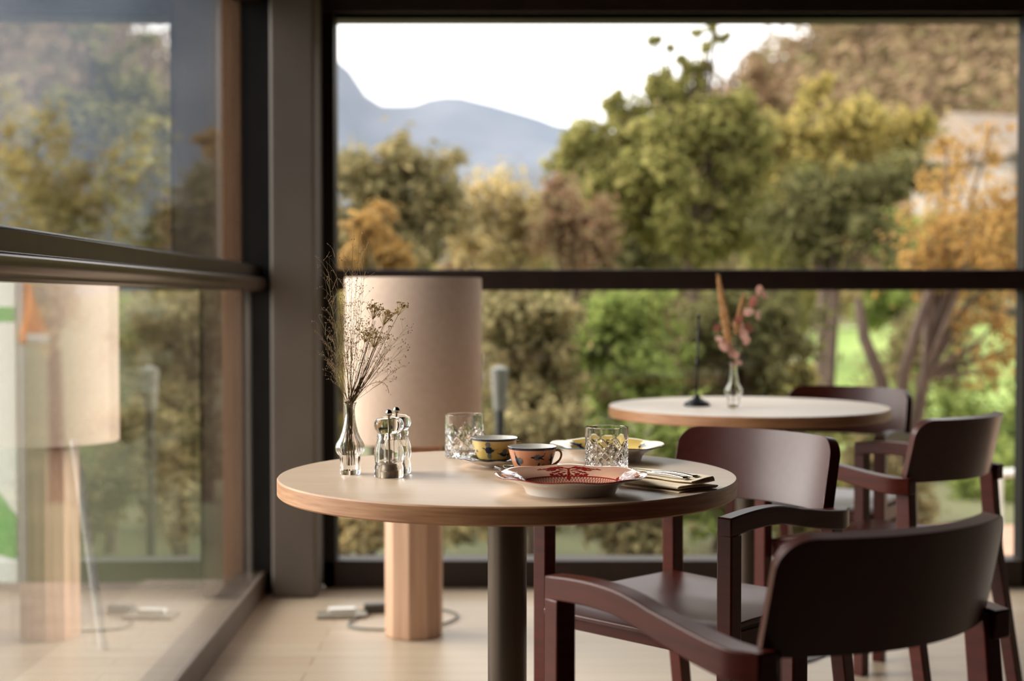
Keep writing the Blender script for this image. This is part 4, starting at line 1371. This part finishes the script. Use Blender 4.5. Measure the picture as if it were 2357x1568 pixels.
# below the transom
make_tree('shrub', 'green shrub right of the lamp shade, below the window rail', 'shrub', 1200, 9, [(1180, 740, 60), (1240, 800, 66), (1170, 850, 56), (1260, 720, 50), (1200, 920, 60), (1280, 900, 56), (1140, 700, 40)], 'olive', .05, 420, 1220, .035, GS, 12)
make_tree('shrub', 'fresh green shrub in front of the green tree trunk', 'shrub', 1400, 9.5, [(1380, 740, 60), (1440, 800, 66), (1340, 820, 56), (1480, 720, 50), (1420, 880, 60), (1330, 920, 56), (1500, 860, 60)], 'fresh', .05, 420, 1420, .035, GS, 13)
make_tree('shrub', 'dark green shrub right of the green tree trunk', 'shrub', 1720, 10, [(1680, 720, 60), (1740, 780, 66), (1790, 720, 54), (1700, 860, 66), (1780, 850, 60), (1620, 780, 56), (1830, 800, 44), (1590, 860, 56)], 'dark', .05, 420, 1720, .035, GS, 14)
make_tree('shrub', 'low olive hedge plant under the window behind the lamp', 'shrub', 1080, 8, [(1060, 1180, 56), (1120, 1140, 60), (1180, 1080, 60), (1250, 1100, 56), (1300, 1040, 56), (1140, 1010, 56), (1230, 1000, 56)], 'olive', .045, 380, 1150, .03, GS, 15)
make_tree('shrub', 'low fresh green plant behind the laid table', 'shrub', 1480, 8.5, [(1400, 1000, 56), (1480, 1060, 60), (1420, 1130, 56), (1540, 1000, 50), (1580, 1110, 50), (1340, 1130, 50)], 'fresh', .045, 300, 1470, .03, GS, 16)
make_tree('shrub', 'yellow leaved plant at the foot of the corner pillar outside', 'shrub', 850, 7.5, [(850, 1240, 36), (880, 1200, 34), (810, 1210, 36), (830, 1150, 30), (900, 1150, 34), (780, 1250, 30)], 'pale', .04, 300, 850, .02, GS, 17)
make_tree('shrub', 'yellow green plant seen between lamp shade and pillar', 'shrub', 790, 9, [(780, 700, 40), (790, 760, 40), (775, 820, 34), (800, 880, 40), (785, 950, 44), (760, 1020, 44)], 'yellowgreen', .05, 260, 790, .03, GS, 18)
make_tree('shrub', 'small yellow shrub on the lawn behind the far table', 'shrub', 1830, 12, [(1830, 870, 30), (1860, 880, 26), (1800, 890, 26)], 'yellowgreen', .05, 260, 1830, .02, GS, 19)
make_tree('shrub', 'green shrub on the slope under the golden tree', 'shrub', 2200, 13, [(2180, 980, 60), (2260, 960, 60), (2320, 1000, 56), (2120, 940, 50), (2340, 920, 50), (2240, 1060, 56), (2160, 1080, 60)], 'fresh', .06, 300, 2200, .03, GS, 20)
# seen through the left glazing
LT = 'trees outside the left windows'
make_tree('tree', 'dark tree close outside the left window by the corner', 'tree', 470, 12, [(470, 480, 60), (430, 540, 60), (500, 420, 44), (520, 560, 60), (380, 600, 60), (450, 640, 56)], 'olive', .06, 360, 470, .06, LT, 21, base_z=-1.2)
make_tree('tree', 'golden leaved tree outside the left window', 'tree', 520, 14, [(510, 320, 30), (540, 350, 34), (480, 330, 20), (560, 420, 50), (540, 480, 50)], 'gold', .06, 220, 540, .05, LT, 22, base_z=-1.2)
make_tree('shrub', 'shrub outside the left window below the handrail', 'shrub', 400, 10, [(420, 760, 66), (480, 840, 70), (380, 880, 66), (450, 960, 66), (500, 1040, 60), (350, 760, 60), (400, 1060, 60), (330, 960, 60), (500, 720, 50)], 'olive', .05, 320, 420, .03, LT, 23, base_z=-1.2)
make_tree('tree', 'pale tree outside the far left of the left window', 'tree', 130, 12, [(60, 420, 90), (160, 480, 90), (100, 330, 80), (220, 400, 80), (40, 560, 80), (200, 580, 80), (120, 700, 60)], 'pale', .06, 300, 120, .07, LT, 24, base_z=-1.2)

# belt of bushes closing the garden
rb = random.Random(77)
kinds = ['olive', 'green', 'pale', 'russet', 'fresh', 'olive', 'dark', 'yellowgreen']
for q in range(15):
    px = 760 + q * 112 + rb.uniform(-25, 25)
    make_tree('shrub', 'blurred bush in the belt of bushes closing the far side of the garden', 'shrub', px, 21 + 5 * (q % 3),
              blobs(px - 75, px + 75, 540 if q % 2 else 500, 720, 40, 9, 300 + q), kinds[q % 8], .11, 230, px, .05, 'bushes closing the far side of the garden', 200 + q)
for q, (px, y0, y1, kd, d_) in enumerate([(1180, 930, 1230, 'dark', 10.5), (1330, 700, 960, 'dark', 11.5), (1560, 690, 980, 'olive', 11), (1640, 900, 1200, 'fresh', 9.5), (1000, 1010, 1250, 'olive', 9),
                                          (1800, 950, 1230, 'green', 9.5), (2000, 1000, 1220, 'olive', 10.5), (2120, 720, 900, 'olive', 15), (2290, 1080, 1250, 'fresh', 12), (1460, 1120, 1260, 'olive', 8)]):
    make_tree('shrub', ['dark low shrub right of the lamp under the rail', 'dark shrub behind the fresh green shrub', 'olive shrub behind the black sign stand', 'fresh shrub behind the facing armchair back', 'olive shrub behind the lamp column',
                        'green shrub behind the far table pedestal', 'olive shrub behind the far armchairs', 'olive bush behind the forked trunk', 'fresh shrub beside the garden railing', 'low olive ground plant under the laid table edge'][q],
              'shrub', px, d_, blobs(px - 85, px + 85, y0, y1, 52, 9, 500 + q), kd, .055, 300, px, .025, GS, 400 + q)

# house up the slope at right, its roof line running up to the right
hs = thing('house', 'grey roofed house on the slope behind the golden tree', 'house', at(2345, 440, 46), 0.35)
def hb(o_, name, a, b, m, parent): return obj(name, MB().box(a, b), m, parent, smooth=0)
hw_ = hb(None, 'wall', (-1.9, -2, -3.2), (4.5, 3, 1.05), M['housewall'], hs)
rf = MB()
for (x0, x1, y0, y1) in ((-2.3, 4.9, -2.4, 3.4),):
    zb, zt, zy = 1.0, 2.5, (y0 + y1) / 2
    rf.add([(x0, y0, zb), (x1, y0, zb + 0), (x1, zy, zt), (x0, zy, zt), (x0, y1, zb), (x1, y1, zb), (x0, y0, zb - .15), (x1, y0, zb - .15), (x1, y1, zb - .15), (x0, y1, zb - .15)],
           [(0, 1, 2, 3), (3, 2, 5, 4), (6, 9, 8, 7), (0, 6, 7, 1), (4, 5, 8, 9), (0, 3, 4, 9, 6), (1, 7, 8, 5, 2)])
obj('roof', rf, M['roof'], hs, smooth=0)
for wx_ in (-1.0, .6, 2.2):
    hb(None, 'window', (wx_, -2.05, -.9), (wx_ + .8, -1.98, .3), M['darkglass'], hs)
hb(None, 'chimney', (.8, .2, 2.0), (1.3, .7, 3.1), M['housewall'], hs)

# garden railing beside the path at right
rl = thing('garden_railing', 'galvanised garden railing beside the pink path outside at right', 'railing', (3.09, 9.0, GZ))
for k in range(3):
    obj('post', MB().tube([(k * 1.3, 0, 0), (k * 1.3, 0, .60 + .12 * k)], .024, 10), M['galv'], rl, smooth=60)
obj('handrail', MB().tube([(-.05, 0, .58), (2.9, 0, .58 + .27)], .026, 10), M['galv'], rl, smooth=60)
# garden light
gl_ = thing('garden_light', 'pale grey garden post light among the shrubs beside the lamp shade', 'garden light', (at(1150, 690, 7.2).x, 7.2, GZ))
obj('post', MB().tube([(0, 0, 0), (0, 0, 1.15)], .025, 10), M['blackmetal'], gl_, smooth=60)
obj('light_head', MB().lathe([(0, 1.13), (.030, 1.13), (.045, 1.33), (.047, 1.34), (0, 1.36)], 24), M['lantern'], gl_, smooth=40)

# things on the terrace, seen through the left glazing
bn = thing('roll_up_banner', 'white roll-up banner with green print on the terrace outside', 'banner', (-2.39, 6.1, GZ), -0.65)
obj('banner_panel', MB().box((-.45, -.006, .1), (.45, .006, 1.79)), M['banner'], bn, smooth=0)
obj('banner_foot', MB().box((-.47, -.09, 0), (.47, .09, .1)), M['galv'], bn, bevel=.01)
obj('green_print', MB().loft([[(-.45, y, .70), (.449, y, .62), (.449, y, .80), (.2, y, .98), (-.45, y, .9)] for y in (-.0085, -.005)]), M['greenprint'], bn, smooth=0)
obj('green_print', MB().box((.1, -.0085, 1.60), (.449, -.005, 1.66)), M['greenprint'], bn, smooth=0)
of = thing('orange_flag', 'orange flag with a white corner outside, next to the banner', 'flag', (at(92, 690, 8).x, 8, GZ), -0.3)
obj('flag_pole', MB().tube([(-.12, 0, 0), (-.12, 0, 1.81)], .014, 8), M['galv'], of, smooth=60)
fl_ = MB()
nf = 12
vs_ = []
for i in range(nf + 1):
    k = i / nf
    for j in range(5):
        w_ = (.08 + .14 * k) * j / 4
        vs_.append((-.12 + w_ * .8, .02 * math.sin(k * 5 + j), 1.80 - .36 * k))
fl_.add(vs_, [(i * 5 + j, i * 5 + j + 1, (i + 1) * 5 + j + 1, (i + 1) * 5 + j) for i in range(nf) for j in range(4)])
fl_.m = [1 if (q // 4) >= 10 and (q % 4) >= 1 else 0 for q in range(len(fl_.f))]
fo = obj('flag_cloth', fl_, [M['orange'], M['whitecloth']], of, smooth=180)
sd_ = fo.modifiers.new('solid', 'SOLIDIFY'); sd_.thickness = .002
tag(obj('steel_pole', MB().tube([(-1.245, 4.33, -.05), (-1.345, 4.36, .64)], .014, 10), M['galv'], smooth=60), 'thin steel pole leaning outside the left window', 'pole')
